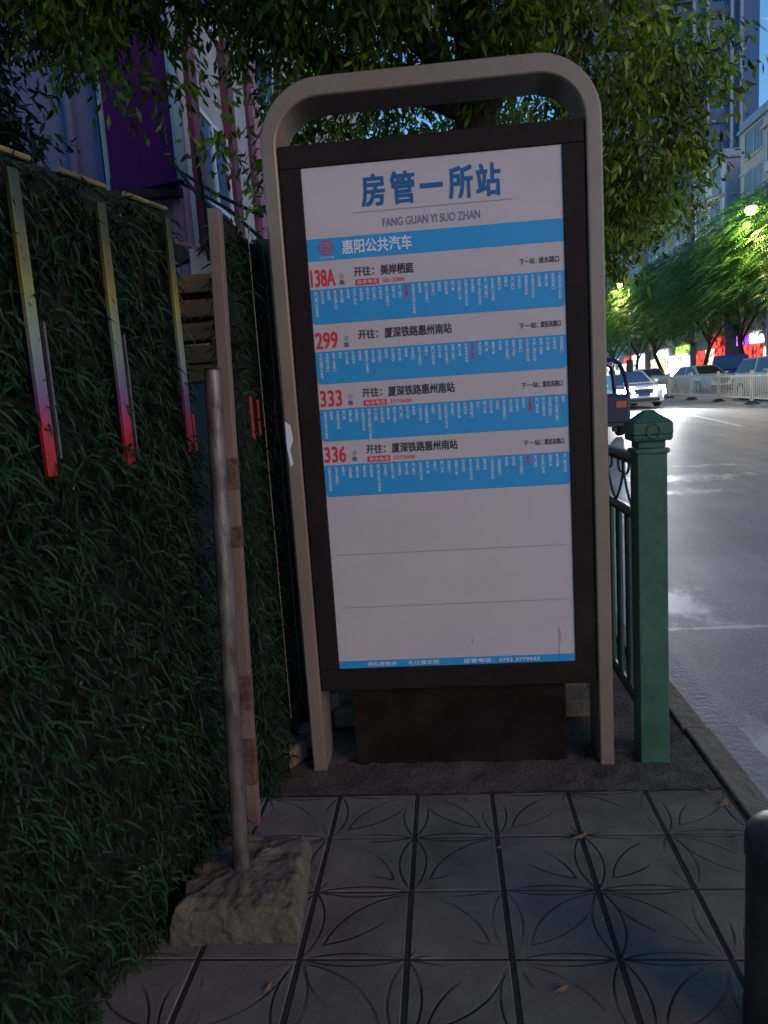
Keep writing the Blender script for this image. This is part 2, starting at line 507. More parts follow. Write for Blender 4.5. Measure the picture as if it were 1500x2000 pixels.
class MB:
    def __init__(s):
        s.v, s.f, s.mi = [], [], []

    def add(s, vs, fs, mi=0):
        k = len(s.v)
        s.v += [tuple(v) for v in vs]
        s.f += [tuple(i + k for i in f) for f in fs]
        s.mi += [mi] * len(fs)
        return s

    def box(s, x0, x1, y0, y1, z0, z1, mi=0):
        v = [(x, y, z) for x in (x0, x1) for y in (y0, y1) for z in (z0, z1)]
        return s.add(v, [(0, 1, 3, 2), (4, 6, 7, 5), (0, 4, 5, 1), (2, 3, 7, 6), (0, 2, 6, 4), (1, 5, 7, 3)], mi)

    def obox(s, c, ax, size, mi=0):
        """box with its own axes: ax = three vectors, size = full lengths"""
        c = Vector(c)
        a = [Vector(q).normalized() * (l / 2) for q, l in zip(ax, size)]
        v = [c + i * a[0] + j * a[1] + k * a[2] for i in (-1, 1) for j in (-1, 1) for k in (-1, 1)]
        return s.add(v, [(0, 1, 3, 2), (4, 6, 7, 5), (0, 4, 5, 1), (2, 3, 7, 6), (0, 2, 6, 4), (1, 5, 7, 3)], mi)

    def frustum(s, x0, x1, y0, y1, z0, z1, ix, iy, mi=0):
        v = [(x0, y0, z0), (x1, y0, z0), (x1, y1, z0), (x0, y1, z0), (x0 + ix, y0 + iy, z1), (x1 - ix, y0 + iy, z1), (x1 - ix, y1 - iy, z1), (x0 + ix, y1 - iy, z1)]
        return s.add(v, [(3, 2, 1, 0), (4, 5, 6, 7), (0, 1, 5, 4), (1, 2, 6, 5), (2, 3, 7, 6), (3, 0, 4, 7)], mi)

    def tube(s, pts, r, n=10, mi=0, caps=True):
        pts = [Vector(p) for p in pts]
        rs = r if isinstance(r, (list, tuple)) else [r] * len(pts)
        vs, fs = [], []
        t0 = (pts[1] - pts[0]).normalized()
        ref = Vector((0, 0, 1)) if abs(t0.z) < 0.9 else Vector((1, 0, 0))
        a = t0.cross(ref).normalized()
        for i, p in enumerate(pts):
            t = (pts[min(i + 1, len(pts) - 1)] - pts[max(i - 1, 0)]).normalized()
            a = (a - t * a.dot(t)).normalized()
            b = t.cross(a)
            for k in range(n):
                q = 2 * PI * k / n
                vs.append(p + (a * math.cos(q) + b * math.sin(q)) * rs[i])
        for i in range(len(pts) - 1):
            for k in range(n):
                fs.append((i * n + k, i * n + (k + 1) % n, (i + 1) * n + (k + 1) % n, (i + 1) * n + k))
        if caps:
            fs.append(tuple(range(n - 1, -1, -1)))
            fs.append(tuple((len(pts) - 1) * n + k for k in range(n)))
        return s.add(vs, fs, mi)

    def lathe(s, prof, c, n=24, mi=0, axis='z'):
        vs, fs = [], []
        for r, h in prof:
            for k in range(n):
                q = 2 * PI * k / n
                if axis == 'z':
                    vs.append((c[0] + r * math.cos(q), c[1] + r * math.sin(q), c[2] + h))
                else:
                    vs.append((c[0] + h, c[1] + r * math.cos(q), c[2] + r * math.sin(q)))
        for i in range(len(prof) - 1):
            for k in range(n):
                fs.append((i * n + k, i * n + (k + 1) % n, (i + 1) * n + (k + 1) % n, (i + 1) * n + k))
        fs.append(tuple(range(n - 1, -1, -1)))
        fs.append(tuple((len(prof) - 1) * n + k for k in range(n)))
        return s.add(vs, fs, mi)

    def prism_y(s, poly, y0, y1, mi=0):
        """polygon in (x, z) pushed along y"""
        n = len(poly)
        v = [(x, y0, z) for x, z in poly] + [(x, y1, z) for x, z in poly]
        f = [tuple(range(n)), tuple(range(2 * n - 1, n - 1, -1))] + [(i, i + n, (i + 1) % n + n, (i + 1) % n) for i in range(n)]
        return s.add(v, f, mi)

    def prism_x(s, poly, x0, x1, mi=0):
        n = len(poly)
        v = [(x0, y, z) for y, z in poly] + [(x1, y, z) for y, z in poly]
        f = [tuple(range(n)), tuple(range(2 * n - 1, n - 1, -1))] + [(i, i + n, (i + 1) % n + n, (i + 1) % n) for i in range(n)]
        return s.add(v, f, mi)

    def build(s, name, m, parent=None, bevel=0.0, smooth=False, local=False, seg=2, origin=None):
        me = bpy.data.meshes.new(name)
        vs = s.v
        if origin is not None:
            off = Vector(origin)
        elif parent is None:
            a = np.array(vs)
            off = Vector(((a[:, 0].min() + a[:, 0].max()) / 2, (a[:, 1].min() + a[:, 1].max()) / 2, a[:, 2].min()))
        else:
            off = Vector((0, 0, 0)) if local else root_loc(parent)
        me.from_pydata([(v[0] - off.x, v[1] - off.y, v[2] - off.z) for v in vs], [], s.f)
        for mm in (m if isinstance(m, (list, tuple)) else [m]):
            me.materials.append(mm)
        if isinstance(m, (list, tuple)):
            me.polygons.foreach_set('material_index', s.mi)
        bm = bmesh.new()
        bm.from_mesh(me)
        bmesh.ops.recalc_face_normals(bm, faces=bm.faces)
        bm.to_mesh(me)
        bm.free()
        o = bpy.data.objects.new(name, me)
        COL.objects.link(o)
        if parent is None:
            o.location = off
        else:
            o.parent = parent
        if smooth:
            for p in me.polygons:
                p.use_smooth = True
            me.set_sharp_from_angle(angle=rad(40))
        if bevel:
            bv = o.modifiers.new('edge', 'BEVEL')
            bv.width = bevel
            bv.segments = seg
            bv.limit_method = 'ANGLE'
            bv.angle_limit = rad(35)
        return o


def array_obj(name, V, F, m, parent=None, off=(0, 0, 0), smooth=False):
    """many small quads at once (numpy)"""
    V = np.asarray(V, np.float32) - np.asarray(off, np.float32)
    F = np.asarray(F, np.int32)
    me = bpy.data.meshes.new(name)
    me.vertices.add(len(V))
    me.vertices.foreach_set('co', V.ravel())
    me.loops.add(F.size)
    me.loops.foreach_set('vertex_index', F.ravel())
    me.polygons.add(len(F))
    me.polygons.foreach_set('loop_start', np.arange(len(F), dtype=np.int32) * F.shape[1])
    me.polygons.foreach_set('loop_total', np.full(len(F), F.shape[1], np.int32))
    me.update(calc_edges=True)
    me.validate()
    if smooth:
        me.polygons.foreach_set('use_smooth', np.ones(len(F), bool))
    me.materials.append(m)
    o = bpy.data.objects.new(name, me)
    COL.objects.link(o)
    if parent is not None:
        o.parent = parent
    else:
        o.location = off
    return o


def copy_tree(o, parent=None):
    c = o.copy()
    COL.objects.link(c)
    c.parent = parent
    for ch in o.children:
        copy_tree(ch, c)
    return c


def unit(a):
    return a / np.maximum(np.linalg.norm(a, axis=-1, keepdims=True), 1e-9)


# ------------------------------------------------------------------ the setting
def gz(y):
    """the street climbs gently beyond the bus stop"""
    return 0.02 * min(max(0.0, y - 6.0), 60.0)


YB = [-25, -8, 0, 2, 4, 6, 10, 14, 18, 22, 26, 30, 36, 44, 54, 66, 90, 140]


def strip(name, x0, x1, z, m, ys=YB, thick=0.0, nx=1):
    b = MB()
    xs = [x0 + (x1 - x0) * i / nx for i in range(nx + 1)]
    for (a, c) in zip(ys[:-1], ys[1:]):
        for i in range(nx):
            v = [(xs[i], a, z + gz(a)), (xs[i + 1], a, z + gz(a)), (xs[i + 1], c, z + gz(c)), (xs[i], c, z + gz(c))]
            if thick:
                v += [(p[0], p[1], p[2] - thick) for p in v]
                b.add(v, [(0, 1, 2, 3), (0, 4, 5, 1), (1, 5, 6, 2), (2, 6, 7, 3), (3, 7, 4, 0)])
            else:
                b.add(v, [(0, 1, 2, 3)])
    o = b.build(name, m, origin=(0, 0, 0))
    return props(o, kind='structure')


g = MB()
YG = [-900, -25, 6, 30, 66, 200, 1500]
for a, c in zip(YG[:-1], YG[1:]):
    g.add([(-1200, a, -0.30 + gz(a)), (1200, a, -0.30 + gz(a)), (1200, c, -0.30 + gz(c)), (-1200, c, -0.30 + gz(c))], [(0, 1, 2, 3)])
props(g.build('ground', M['ground']), kind='structure')
strip('road', 1.13, 17.0, -0.075, M['road'])
strip('gutter', 0.985, 1.128, -0.055, M['gutter'], ys=[-25, 2.2, 3.4, 4.6, 5.8, 8, 14, 30, 66, 140], thick=0.2)
strip('far_sidewalk', 17.0, 24.0, 0.06, M['far_pave'], thick=0.3)

# kerb stones, slightly uneven, with dirty joints
k = MB()
y = -6.0
while y < 60:
    l = 0.98
    dz = rng.uniform(-0.006, 0.004)
    dx = rng.uniform(-0.006, 0.006)
    k.frustum(0.872 + dx, 0.983 + dx, y, y + l - 0.012, -0.25 + gz(y), 0.0 + dz + gz(y), 0.006, 0.004)
    y += l
props(k.build('kerb', M['kerb'], bevel=0.008), kind='structure')

# paving tiles
XJ = [-1.19, -0.935, -0.682, -0.425, -0.157, 0.097, 0.351, 0.607, 0.866]
YJ = [2.345 - 0.25 * i for i in range(22)]
tl = MB()
uvs = []
for i in range(len(XJ) - 1):
    for j in range(len(YJ) - 1):
        x0, x1, y1, y0 = XJ[i], XJ[i + 1], YJ[j], YJ[j + 1]
        if i < 0:
            continue
        gx, gy = 0.0050, 0.0013
        dz = [rng.uniform(-0.0015, 0.0018) for _ in range(4)]
        q = [(x0 + gx, y0 + gy), (x1 - gx, y0 + gy), (x1 - gx, y1 - gy), (x0 + gx, y1 - gy)]
        e = 0.004
        top = [(q[0][0] + e, q[0][1] + e), (q[1][0] - e, q[1][1] + e), (q[2][0] - e, q[2][1] - e), (q[3][0] + e, q[3][1] - e)]
        v = [(a, b_, dz[t]) for t, (a, b_) in enumerate(top)] + [(a, b_, dz[t] - 0.005) for t, (a, b_) in enumerate(q)] + [(a, b_, -0.05) for a, b_ in q]
        fs = [(0, 1, 2, 3)]
        for t in range(4):
            u = (t + 1) % 4
            fs.append((4 + t, 4 + u, u, t))
            fs.append((8 + t, 8 + u, 4 + u, 4 + t))
        tl.add(v, fs)
        flip = (i + j) % 2
        for (a, b_) in top + q + q:
            fu, fv = (a - x0) / (x1 - x0), (b_ - y0) / (y1 - y0)
            uvs.append((1 - fu, fv) if flip else (fu, fv))
sw = tl.build('sidewalk', M['tile'], origin=(0, 0, 0))
lay = sw.data.uv_layers.new(name='tile')
for lp in sw.data.loops:
    lay.data[lp.index].uv = uvs[lp.vertex_index]
props(sw, kind='structure')
j_ = MB().box(-1.3, 0.870, -4, 2.36, -0.2, -0.0024)
props(j_.build('sidewalk_bedding', M['joint']), kind='structure')


def rough_sheet(name, x0, x1, y0, y1, z, amp, nx, ny, m, seed, extra=None):
    r = random.Random(seed)
    V, F = [], []
    for j in range(ny + 1):
        for i in range(nx + 1):
            x, y = x0 + (x1 - x0) * i / nx, y0 + (y1 - y0) * j / ny
            edge = i in (0, nx) or j in (0, ny)
            V.append((x, y, z + gz(y) + (0 if edge else r.uniform(-amp, amp)) + (extra(x, y) if extra else 0)))
    for j in range(ny):
        for i in range(nx):
            a = j * (nx + 1) + i
            F.append((a, a + 1, a + nx + 2, a + nx + 1))
    b = MB().add(V, F)
    o = b.build(name, m, smooth=True)
    return props(o, kind='structure')


rough_sheet('mortar_patch', -1.25, 0.868, 2.34, 2.75, -0.004, 0.006, 60, 14, M['dirt'], 3)
rough_sheet('soil_strip', -1.25, 0.868, 2.75, 60, -0.012, 0.012, 40, 300, M['dirt'], 4)


# worn white lane dashes on the road
ln = MB()
for (x, y, a, l, w) in [(7.38, 20.8, 0.10, 5.0, 0.15), (7.4, 9.0, 0.05, 4, 0.15), (7.4, 34, 0.02, 5, 0.15), (7.4, 47, 0.02, 5, 0.15)]:
    dx, dy = math.sin(a) * l / 2, math.cos(a) * l / 2
    nx_, ny_ = math.cos(a) * w / 2, -math.sin(a) * w / 2
    pts = [(x - dx - nx_, y - dy - ny_), (x - dx + nx_, y - dy + ny_), (x + dx + nx_, y + dy + ny_), (x + dx - nx_, y + dy - ny_)]
    ln.add([(p, q, -0.070 + gz(q)) for p, q in pts], [(0, 1, 2, 3)])
props(ln.build('lane_marking', M['paint_line']), kind='structure')

# ------------------------------------------------------------------ lettering
_fc = bpy.data.curves.new('_t', 'FONT')
_fo = bpy.data.objects.new('_t', _fc)
COL.objects.link(_fo)
_tcache = {}


def glyphs(txt, bold=0.0):
    key = (txt, bold)
    if key in _tcache:
        return _tcache[key]
    _fc.body = txt
    _fc.size = 1.0
    _fc.resolution_u = 3
    _fc.offset = bold
    dg = bpy.context.evaluated_depsgraph_get()
    dg.update()
    me = bpy.data.meshes.new_from_object(_fo.evaluated_get(dg))
    v = np.array([tuple(p.co) for p in me.vertices]) if len(me.vertices) else np.zeros((0, 3))
    f = [tuple(p.vertices) for p in me.polygons]
    bpy.data.meshes.remove(me)
    _tcache[key] = (v, f)
    return _tcache[key]


PY = 2.550          # plane of the poster


def put_text(b, txt, x0, x1, z0, z1, y, bold=0.0, mi=0):
    """fit the text's ink box into the rectangle x0..x1, z0..z1"""
    v, f = glyphs(txt, 0.0)
    if not len(v):
        return
    lo, hi = v.min(0), v.max(0)
    w, h = max(hi[0] - lo[0], 1e-6), max(hi[1] - lo[1], 1e-6)
    k = bold * (z1 - z0)
    for q, (dx, dz) in enumerate([(0, 0)] if not bold else [(-k, -k), (k, -k), (-k, k), (k, k)]):
        vs = [(x0 + (p[0] - lo[0]) / w * (x1 - x0) + dx, y - 0.00006 * q, z0 + (p[1] - lo[1]) / h * (z1 - z0) + dz) for p in v]
        b.add(vs, f, mi)


def flat(b, x0, x1, z0, z1, y, mi=0):
    b.add([(x0, y, z0), (x1, y, z0), (x1, y, z1), (x0, y, z1)], [(0, 1, 2, 3)], mi)


# ------------------------------------------------------------------ bus stop sign
sign = thing('bus_stop_sign', (0, 2.60, 0), 'tall bus stop board in a rounded grey metal arch, white timetable poster with blue bands', 'bus stop sign')


def arch(hw, top, r, n=14):
    p = [(-hw, -0.02)]
    for i in range(n + 1):
        a = PI - (PI / 2) * i / n
        p.append((-hw + r + r * math.cos(a), top - r + r * math.sin(a)))
    for i in range(n + 1):
        a = PI / 2 - (PI / 2) * i / n
        p.append((hw - r + r * math.cos(a), top - r + r * math.sin(a)))
    p.append((hw, -0.02))
    return p


fr = MB()
po, pi_ = arch(0.553, 2.402, 0.205), arch(0.502, 2.340, 0.150)
n = len(po)
Y0, Y1 = 2.535, 2.715
V = [(x, Y0, z) for x, z in po] + [(x, Y0, z) for x, z in pi_] + [(x, Y1, z) for x, z in po] + [(x, Y1, z) for x, z in pi_]
F = []
for i in range(n - 1):
    F += [(i, i + 1, n + i + 1, n + i), (2 * n + i, 3 * n + i, 3 * n + i + 1, 2 * n + i + 1), (i, 2 * n + i, 2 * n + i + 1, i + 1), (n + i, n + i + 1, 3 * n + i + 1, 3 * n + i)]
F += [(0, n, 3 * n, 2 * n), (n - 1, 2 * n - 1 + 2 * n, 3 * n - 1, 2 * n - 1)][:1]
F += [(n - 1, 3 * n - 1, 4 * n - 1, 2 * n - 1)]
fr.add(V, F)
fr.build('frame', M['frame'], sign, bevel=0.006, smooth=True)
# peeled sticker on the left upright
st = MB().add([(-0.548, 2.5325, 1.30), (-0.530, 2.5325, 1.285), (-0.524, 2.5325, 1.235), (-0.538, 2.5325, 1.20), (-0.530, 2.5325, 1.15), (-0.541, 2.5325, 1.14), (-0.549, 2.5325, 1.21)], [(0, 1, 2, 3, 4, 5, 6)])
st.build('torn_sticker', M['print_white'], sign)
pn = MB()
pn.box(-0.4995, 0.4995, 2.556, 2.700, 0.300, 2.200)
pn.build('panel', M['panel'], sign, bevel=0.004)
lip = MB()
for (a, b_, c, d) in [(-0.4985, -0.4265, 0.3860, 2.1262), (0.4265, 0.4985, 0.3860, 2.1262), (-0.4985, 0.4985, 2.1266, 2.199), (-0.4985, 0.4985, 0.303, 0.3856)]:
    lip.box(a, b_, 2.544, 2.5555, c, d)
lip.build('panel_border', M['panel'], sign, bevel=0.003)
bd = MB().box(-0.393, 0.393, 2.575, 2.640, -0.01, 0.2985)
bd.build('kick_board', M['board'], sign, bevel=0.004)
poster = MB().box(-0.4262, 0.4262, PY, 2.5555, 0.3862, 2.126).build('poster', M['paper'], sign)
L1, L2 = PY - 0.0012, PY - 0.0024

b = MB()
XS = [(-0.228, -0.153), (-0.131, -0.054), (-0.035, 0.040), (0.061, 0.136), (0.151, 0.226)]
for ch, (a, c) in zip('房管一所站', XS):
    if ch == '一':
        put_text(b, ch, a, c, 2.030, 2.045, L1, 0.02)
    else:
        put_text(b, ch, a, c, 1.990, 2.088, L1, 0.026)
b.build('station_name', M['print_title'], poster)
b = MB()
put_text(b, 'FANG GUAN YI SUO ZHAN', -0.165, 0.157, 1.921, 1.947, L1, 0.018)
b.build('station_name_latin', M['print_grey'], poster)
b = MB()
flat(b, -0.261, 0.262, 1.9715, 1.9745, L1)
b.build('title_rule', M['print_line'], poster)

bands = MB()
flat(bands, -0.4255, 0.4255, 1.828, 1.899, L1)
bands.build('blue_band', M['print_blue'], poster)
# four route bands with a softly rounded lower edge
RZ = [(1.735, 1.620), (1.528, 1.418), (1.331, 1.220), (1.136, 1.024)]
for (zt, zb) in RZ:
    r = 0.014
    pts = [(-0.4255, zt), (-0.4255, zb + r)] + [(-0.4255 + r - r * math.cos(t * PI / 8), zb + r - r * math.sin(t * PI / 8)) for t in range(1, 5)]
    pts += [(0.4255 - r + r * math.sin(t * PI / 8), zb + r - r * math.cos(t * PI / 8)) for t in range(0, 4)] + [(0.4255, zb + r), (0.4255, zt)]
    bands = MB().add([(x, L1, z) for x, z in pts], [tuple(range(len(pts)))])
    bands.build('blue_band', M['print_blue'], poster)
bands = MB()
flat(bands, -0.4255, 0.4255, 0.3868, 0.4145, L1)
bands.build('blue_band', M['print_blue'], poster)

# round red emblem with the small line of writing under it
b = MB()
c0, c1, NN = (-0.3605, 1.8685), 0.0245, 36
for (ro, ri) in [(0.0250, 0.0205)]:
    V = []
    for kx in range(NN):
        a = 2 * PI * kx / NN
        V += [(c0[0] + ro * math.cos(a), L2, c0[1] + ro * math.sin(a)), (c0[0] + ri * math.cos(a), L2, c0[1] + ri * math.sin(a))]
    b.add(V, [(2 * kx, 2 * ((kx + 1) % NN), 2 * ((kx + 1) % NN) + 1, 2 * kx + 1) for kx in range(NN)])
flat(b, c0[0] - 0.0135, c0[0] + 0.0135, c0[1] - 0.002, c0[1] + 0.0035, L2)
flat(b, c0[0] - 0.0135, c0[0] - 0.0095, c0[1] - 0.012, c0[1] - 0.002, L2)
flat(b, c0[0] + 0.0095, c0[0] + 0.0135, c0[1] - 0.012, c0[1] - 0.002, L2)
flat(b, c0[0] - 0.0095, c0[0] + 0.0095, c0[1] - 0.0125, c0[1] - 0.008, L2)
flat(b, c0[0] - 0.010, c0[0] + 0.010, c0[1] + 0.008, c0[1] + 0.012, L2)
b.build('emblem', M['print_red'], poster)
b = MB()
put_text(b, '惠阳公共汽车', -0.306, -0.073, 1.843, 1.888, L2, 0.018)
b.build('company_name', M['print_white'], poster)
b = MB()
put_text(b, '公共汽车', -0.385, -0.336, 1.8325, 1.8400, L2, 0.006)
b.build('emblem_text', M['print_white'], poster)

routes = [('138A', '①', '美岸栖庭', '3813088', '淡水路口', -0.0725, 0.18),
          ('299', '②', '厦深铁路惠州南站', '', '爱民东路口', 0.045, 0.62),
          ('333', '③', '厦深铁路惠州南站', '3370608', '爱民东路口', 0.045, 0.86),
          ('336', '③', '厦深铁路惠州南站', '3370608', '爱民东路口', 0.045, 0.84)]
names = ['人民医院', '汽车总站', '南门市场', '东门路口', '中山公园', '体育馆', '白云路口', '金惠大道', '土湖村', '石化大道', '叶挺中学', '长安路口', '开城大道中', '区政府', '文化广场东', '供电局', '崇雅中学', '莲塘面', '古屋村', '东华大道路口', '华林广场', '半岛酒店', '三和派出所', '秋长街道', '教育局', '花果山', '桥背工业区', '排坊', '铁门扇', '淡水公园']
for ri, (num, sym, dest, tel, nxt, xd, red_at) in enumerate(routes):
    zt, zb = RZ[ri]
    zt0 = [1.828, 1.620, 1.418, 1.220][ri]
    b = MB()
    put_text(b, num, -0.420, -0.338 if ri == 0 else -0.345, zt + 0.010, zt + 0.064, L1, 0.022)
    b.build('route_number', M['print_red'], poster)
    b = MB()
    put_text(b, '路', -0.3235, -0.3065, zt + 0.010, zt + 0.0265, L1, 0.008)
    b.build('route_word', M['print_black'], poster)
    b = MB()
    put_text(b, '开往：', -0.272, -0.205, zt + 0.034, zt + 0.064, L1, 0.022)
    b.build('destination_word', M['print_black'], poster)
    b = MB()
    put_text(b, dest, -0.182, xd, zt + 0.032, zt + 0.065, L1, 0.024)
    b.build('destination_text', M['print_black'], poster)
    b = MB()
    put_text(b, '下一站：', 0.270 if ri else 0.279, 0.335, zt + 0.028, zt + 0.047, L1, 0.014)
    put_text(b, nxt, 0.342, 0.408, zt + 0.028, zt + 0.048, L1, 0.020)
    b.build('next_stop_text', M['print_black'], poster)
    b = MB()
    put_text(b, sym, -0.3225, -0.3070, zt + 0.031, zt + 0.047, L1, -0.006)
    b.build('service_mark', M['print_grey'], poster)
    if tel:
        b = MB()
        flat(b, -0.270, -0.190, zt + 0.004, zt + 0.0235, L1)
        b.build('phone_tag', M['print_red'], poster)
        b = MB()
        put_text(b, '投诉电话', -0.264, -0.196, zt + 0.007, zt + 0.0205, L2, 0.002)
        b.build('phone_tag_text', M['print_white'], poster)
        b = MB()
        put_text(b, tel, -0.178, -0.104, zt + 0.007, zt + 0.0205, L1, 0.0)
        b.build('phone_number', M['print_red'], poster)
    # stop names, written downwards
    b, br = MB(), MB()
    cnt = [38, 37, 38, 34][ri]
    r2 = random.Random(50 + ri)
    for q in range(cnt):
        x = -0.408 + 0.816 * q / (cnt - 1)
        s_ = names[(q * 7 + ri * 3 + r2.randrange(4)) % len(names)]
        if r2.random() < 0.28:
            s_ += ['公交站', '路口', '小学', '市场'][r2.randrange(4)]
        if q in (0, 15 if ri == 0 else 7):
            s_ += '汽车客运'
        cw, chh = 0.0100, 0.0105
        zz = zt - 0.006
        tgt = br if abs(q / (cnt - 1) - red_at - (0.21 if ri == 0 else 0.03 if ri < 2 else 0)) < 0.5 / cnt else b
        for ch in s_:
            put_text(tgt, ch, x - cw / 2, x + cw / 2, zz - chh * 0.94, zz, L2, 0.03)
            zz -= chh * 1.02
    b.build('stop_list', M['print_pale'], poster)
    br.build('current_stop', M['print_red'], poster)
b = MB()
put_text(b, '排队我快乐', -0.322, -0.214, 0.3935, 0.4085, L2, 0.02)
b.build('footer_text', M['print_white'], poster)
b = MB()
put_text(b, '礼让我文明', -0.172, -0.062, 0.3935, 0.4085, L2, 0.02)
b.build('footer_text', M['print_white'], poster)
b = MB()
put_text(b, '监督电话：0752 3779625', 0.028, 0.300, 0.3935, 0.4085, L2, 0.02)
b.build('footer_text', M['print_white'], poster)
b = MB()
flat(b, -0.405, 0.405, 0.8105, 0.8135, L1)
b.build('blank_row_rule', M['print_line'], poster)
b = MB()
flat(b, -0.405, 0.405, 0.6145, 0.6175, L1)
b.build('blank_row_rule', M['print_line'], poster)
for (x, z0, z1) in [(0.370, 0.40, 0.52), (0.376, 0.46, 0.50), (0.064, 0.30 + 0.16, 0.30 + 0.185)]:
    b = MB()
    flat(b, x, x + 0.0016, z0, z1, L2 - 0.0004)
    b.build('scratch', M['print_grey'], poster)
bpy.data.objects.remove(_fo)

# ------------------------------------------------------------------ artificial hedge fence
FB = 0.26                                     # plan slope of the near fence
FX0 = -0.905 - FB * 1.414


def grass_blades(nb, origin, along, length, height, normal, seed, bulge, lmin=0.035, lmax=0.095, w=0.0062):
    """curved blades hanging out of a fence face"""
    r = np.random.default_rng(seed)
    a = np.asarray(along, float)
    nrm = np.asarray(normal, float)
    up = np.array([0, 0, 1.0])
    t, z = r.random(nb) * length, r.random(nb) * height
    # matted and thin patches
    keep = 0.5 + 0.5 * np.sin(t * 7.1 + 2.3 * np.sin(z * 4.3)) * np.sin(z * 5.7 + 1.9 * np.sin(t * 6.1))
    sel = r.random(nb) < 0.62 + 0.5 * keep
    t, z = t[sel], z[sel]
    nb = len(t)
    # tufts: pull the roots together
    tt, tz = np.round(t / 0.028) * 0.028, np.round(z / 0.034) * 0.034
    t = tt + (t - tt) * 0.7 + r.normal(0, .004, nb)
    z = tz + (z - tz) * 0.7 + r.normal(0, .004, nb)
    root = np.asarray(origin) + t[:, None] * a + z[:, None] * up + bulge(t, z)[:, None] * nrm
    ln = r.uniform(lmin, lmax, nb)
    side = r.normal(0, 0.55, nb)
    upw = r.normal(0.15, 0.75, nb)
    d0 = unit(nrm[None] * 0.42 + side[:, None] * a * 0.6 + upw[:, None] * up * 0.6)
    d1 = unit(d0 * 0.55 + side[:, None] * a * 0.8 - up * r.uniform(0.15, 1.3, nb)[:, None])
    d2 = unit(d1 * 0.8 - up * r.uniform(0.2, 0.9, nb)[:, None] + r.normal(0, .3, nb)[:, None] * a)
    p0 = root
    p1 = p0 + d0 * (ln * 0.34)[:, None]
    p2 = p1 + d1 * (ln * 0.36)[:, None]
    p3 = p2 + d2 * (ln * 0.30)[:, None]
    wd = unit(np.cross(d1, nrm[None] + r.normal(0, .5, (nb, 3))))
    V = np.stack([p0 - wd * w * .4, p0 + wd * w * .4, p1 - wd * w * .5, p1 + wd * w * .5, p2 - wd * w * .42, p2 + wd * w * .42, p3 - wd * w * .08, p3 + wd * w * .08], 1).reshape(-1, 3)
    base = (np.arange(nb) * 8)[:, None]
    F = np.concatenate([base + [0, 1, 3, 2], base + [2, 3, 5, 4], base + [4, 5, 7, 6]])
    return V, F


def fence_panel(name, p0, p1, h, label, nb, seed, post_at, rail_gaps, bulge, posts=True):
    p0, p1 = np.array([*p0, 0.0]), np.array([*p1, 0.0])
    L = np.linalg.norm(p1 - p0)
    a = (p1 - p0) / L
    nrm = np.array([a[1], -a[0], 0.0])
    t = thing(name, tuple((p0 + p1) / 2), label, 'fence', 'grass covered fence panels')
    off = (p0 + p1) / 2
    mid = (p0 + p1) / 2 - nrm * 0.02
    MB().obox((mid[0], mid[1], h / 2), (a, nrm, (0, 0, 1)), (L, 0.035, h)).build('backing', M['backing'], t)
    V, F = grass_blades(nb, p0, a, L, h - 0.015, nrm, seed, bulge)
    if not posts:   # the panel's near end is grown over too
        V2, F2 = grass_blades(1100, p0 - nrm * 0.04, nrm, 0.055, h - 0.02, -a, seed + 50, lambda q, w_: 0 * q)
        V, F = np.concatenate([V, V2]), np.concatenate([F, F2 + len(V)])
    array_obj('grass_blades', V, F, M['grass'], t, off)
    if not posts:
        return t, a, nrm
    for (t0, t1) in rail_gaps:
        q0, q1 = p0 + a * t0, p0 + a * t1
        MB().tube([(q0[0] + nrm[0] * .005, q0[1] + nrm[1] * .005, h + 0.004), (q1[0] + nrm[0] * .005, q1[1] + nrm[1] * .005, h + 0.004)], 0.0068, 8).build('top_rail', M['rail_yellow'], t, smooth=True)
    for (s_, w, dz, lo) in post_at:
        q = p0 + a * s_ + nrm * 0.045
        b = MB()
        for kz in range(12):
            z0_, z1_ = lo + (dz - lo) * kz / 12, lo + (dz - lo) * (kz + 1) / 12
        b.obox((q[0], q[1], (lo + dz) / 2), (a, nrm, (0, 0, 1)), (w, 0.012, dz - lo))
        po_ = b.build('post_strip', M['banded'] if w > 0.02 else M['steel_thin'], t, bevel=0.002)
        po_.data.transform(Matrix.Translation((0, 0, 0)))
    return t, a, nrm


def bulge1(t, z):
    # thicker growth low down, thin at the top where the strips show
    return np.where(z < 1.29, 0.030 + 0.012 * np.sin(t * 9), 0.004) - np.clip(z - 1.72, 0, 1) * 0.02


yA, yB = -0.35, 2.075
A0, A1 = (FX0 + FB * yA, yA), (FX0 + FB * yB, yB)
La = math.hypot(A1[0] - A0[0], A1[1] - A0[1])


def s_at(y):
    return (y - yA) / (yB - yA) * La


fence1, fa, fn = fence_panel('hedge_fence', A0, A1, 1.905, 'fence panel of dark artificial grass with vertical steel strips painted with neon reflections, left of the round steel pipe', 23000, 5,
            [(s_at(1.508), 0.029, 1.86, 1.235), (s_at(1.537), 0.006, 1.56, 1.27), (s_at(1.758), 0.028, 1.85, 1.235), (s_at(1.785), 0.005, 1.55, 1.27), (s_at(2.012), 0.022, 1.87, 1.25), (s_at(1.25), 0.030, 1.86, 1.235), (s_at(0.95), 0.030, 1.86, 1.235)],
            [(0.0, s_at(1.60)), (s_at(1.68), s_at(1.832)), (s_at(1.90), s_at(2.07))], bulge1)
# tail-light red on the grass, painted as small slips beside the third strip
for dy in (1.998, 2.030):
    q = np.array([FX0 + FB * dy, dy, 0]) + fn * 0.05
    MB().obox((q[0], q[1], 1.295), (fa, fn, (0, 0, 1)), (0.008, 0.004, 0.10)).build('red_light_mark', M['dull_red'], fence1)

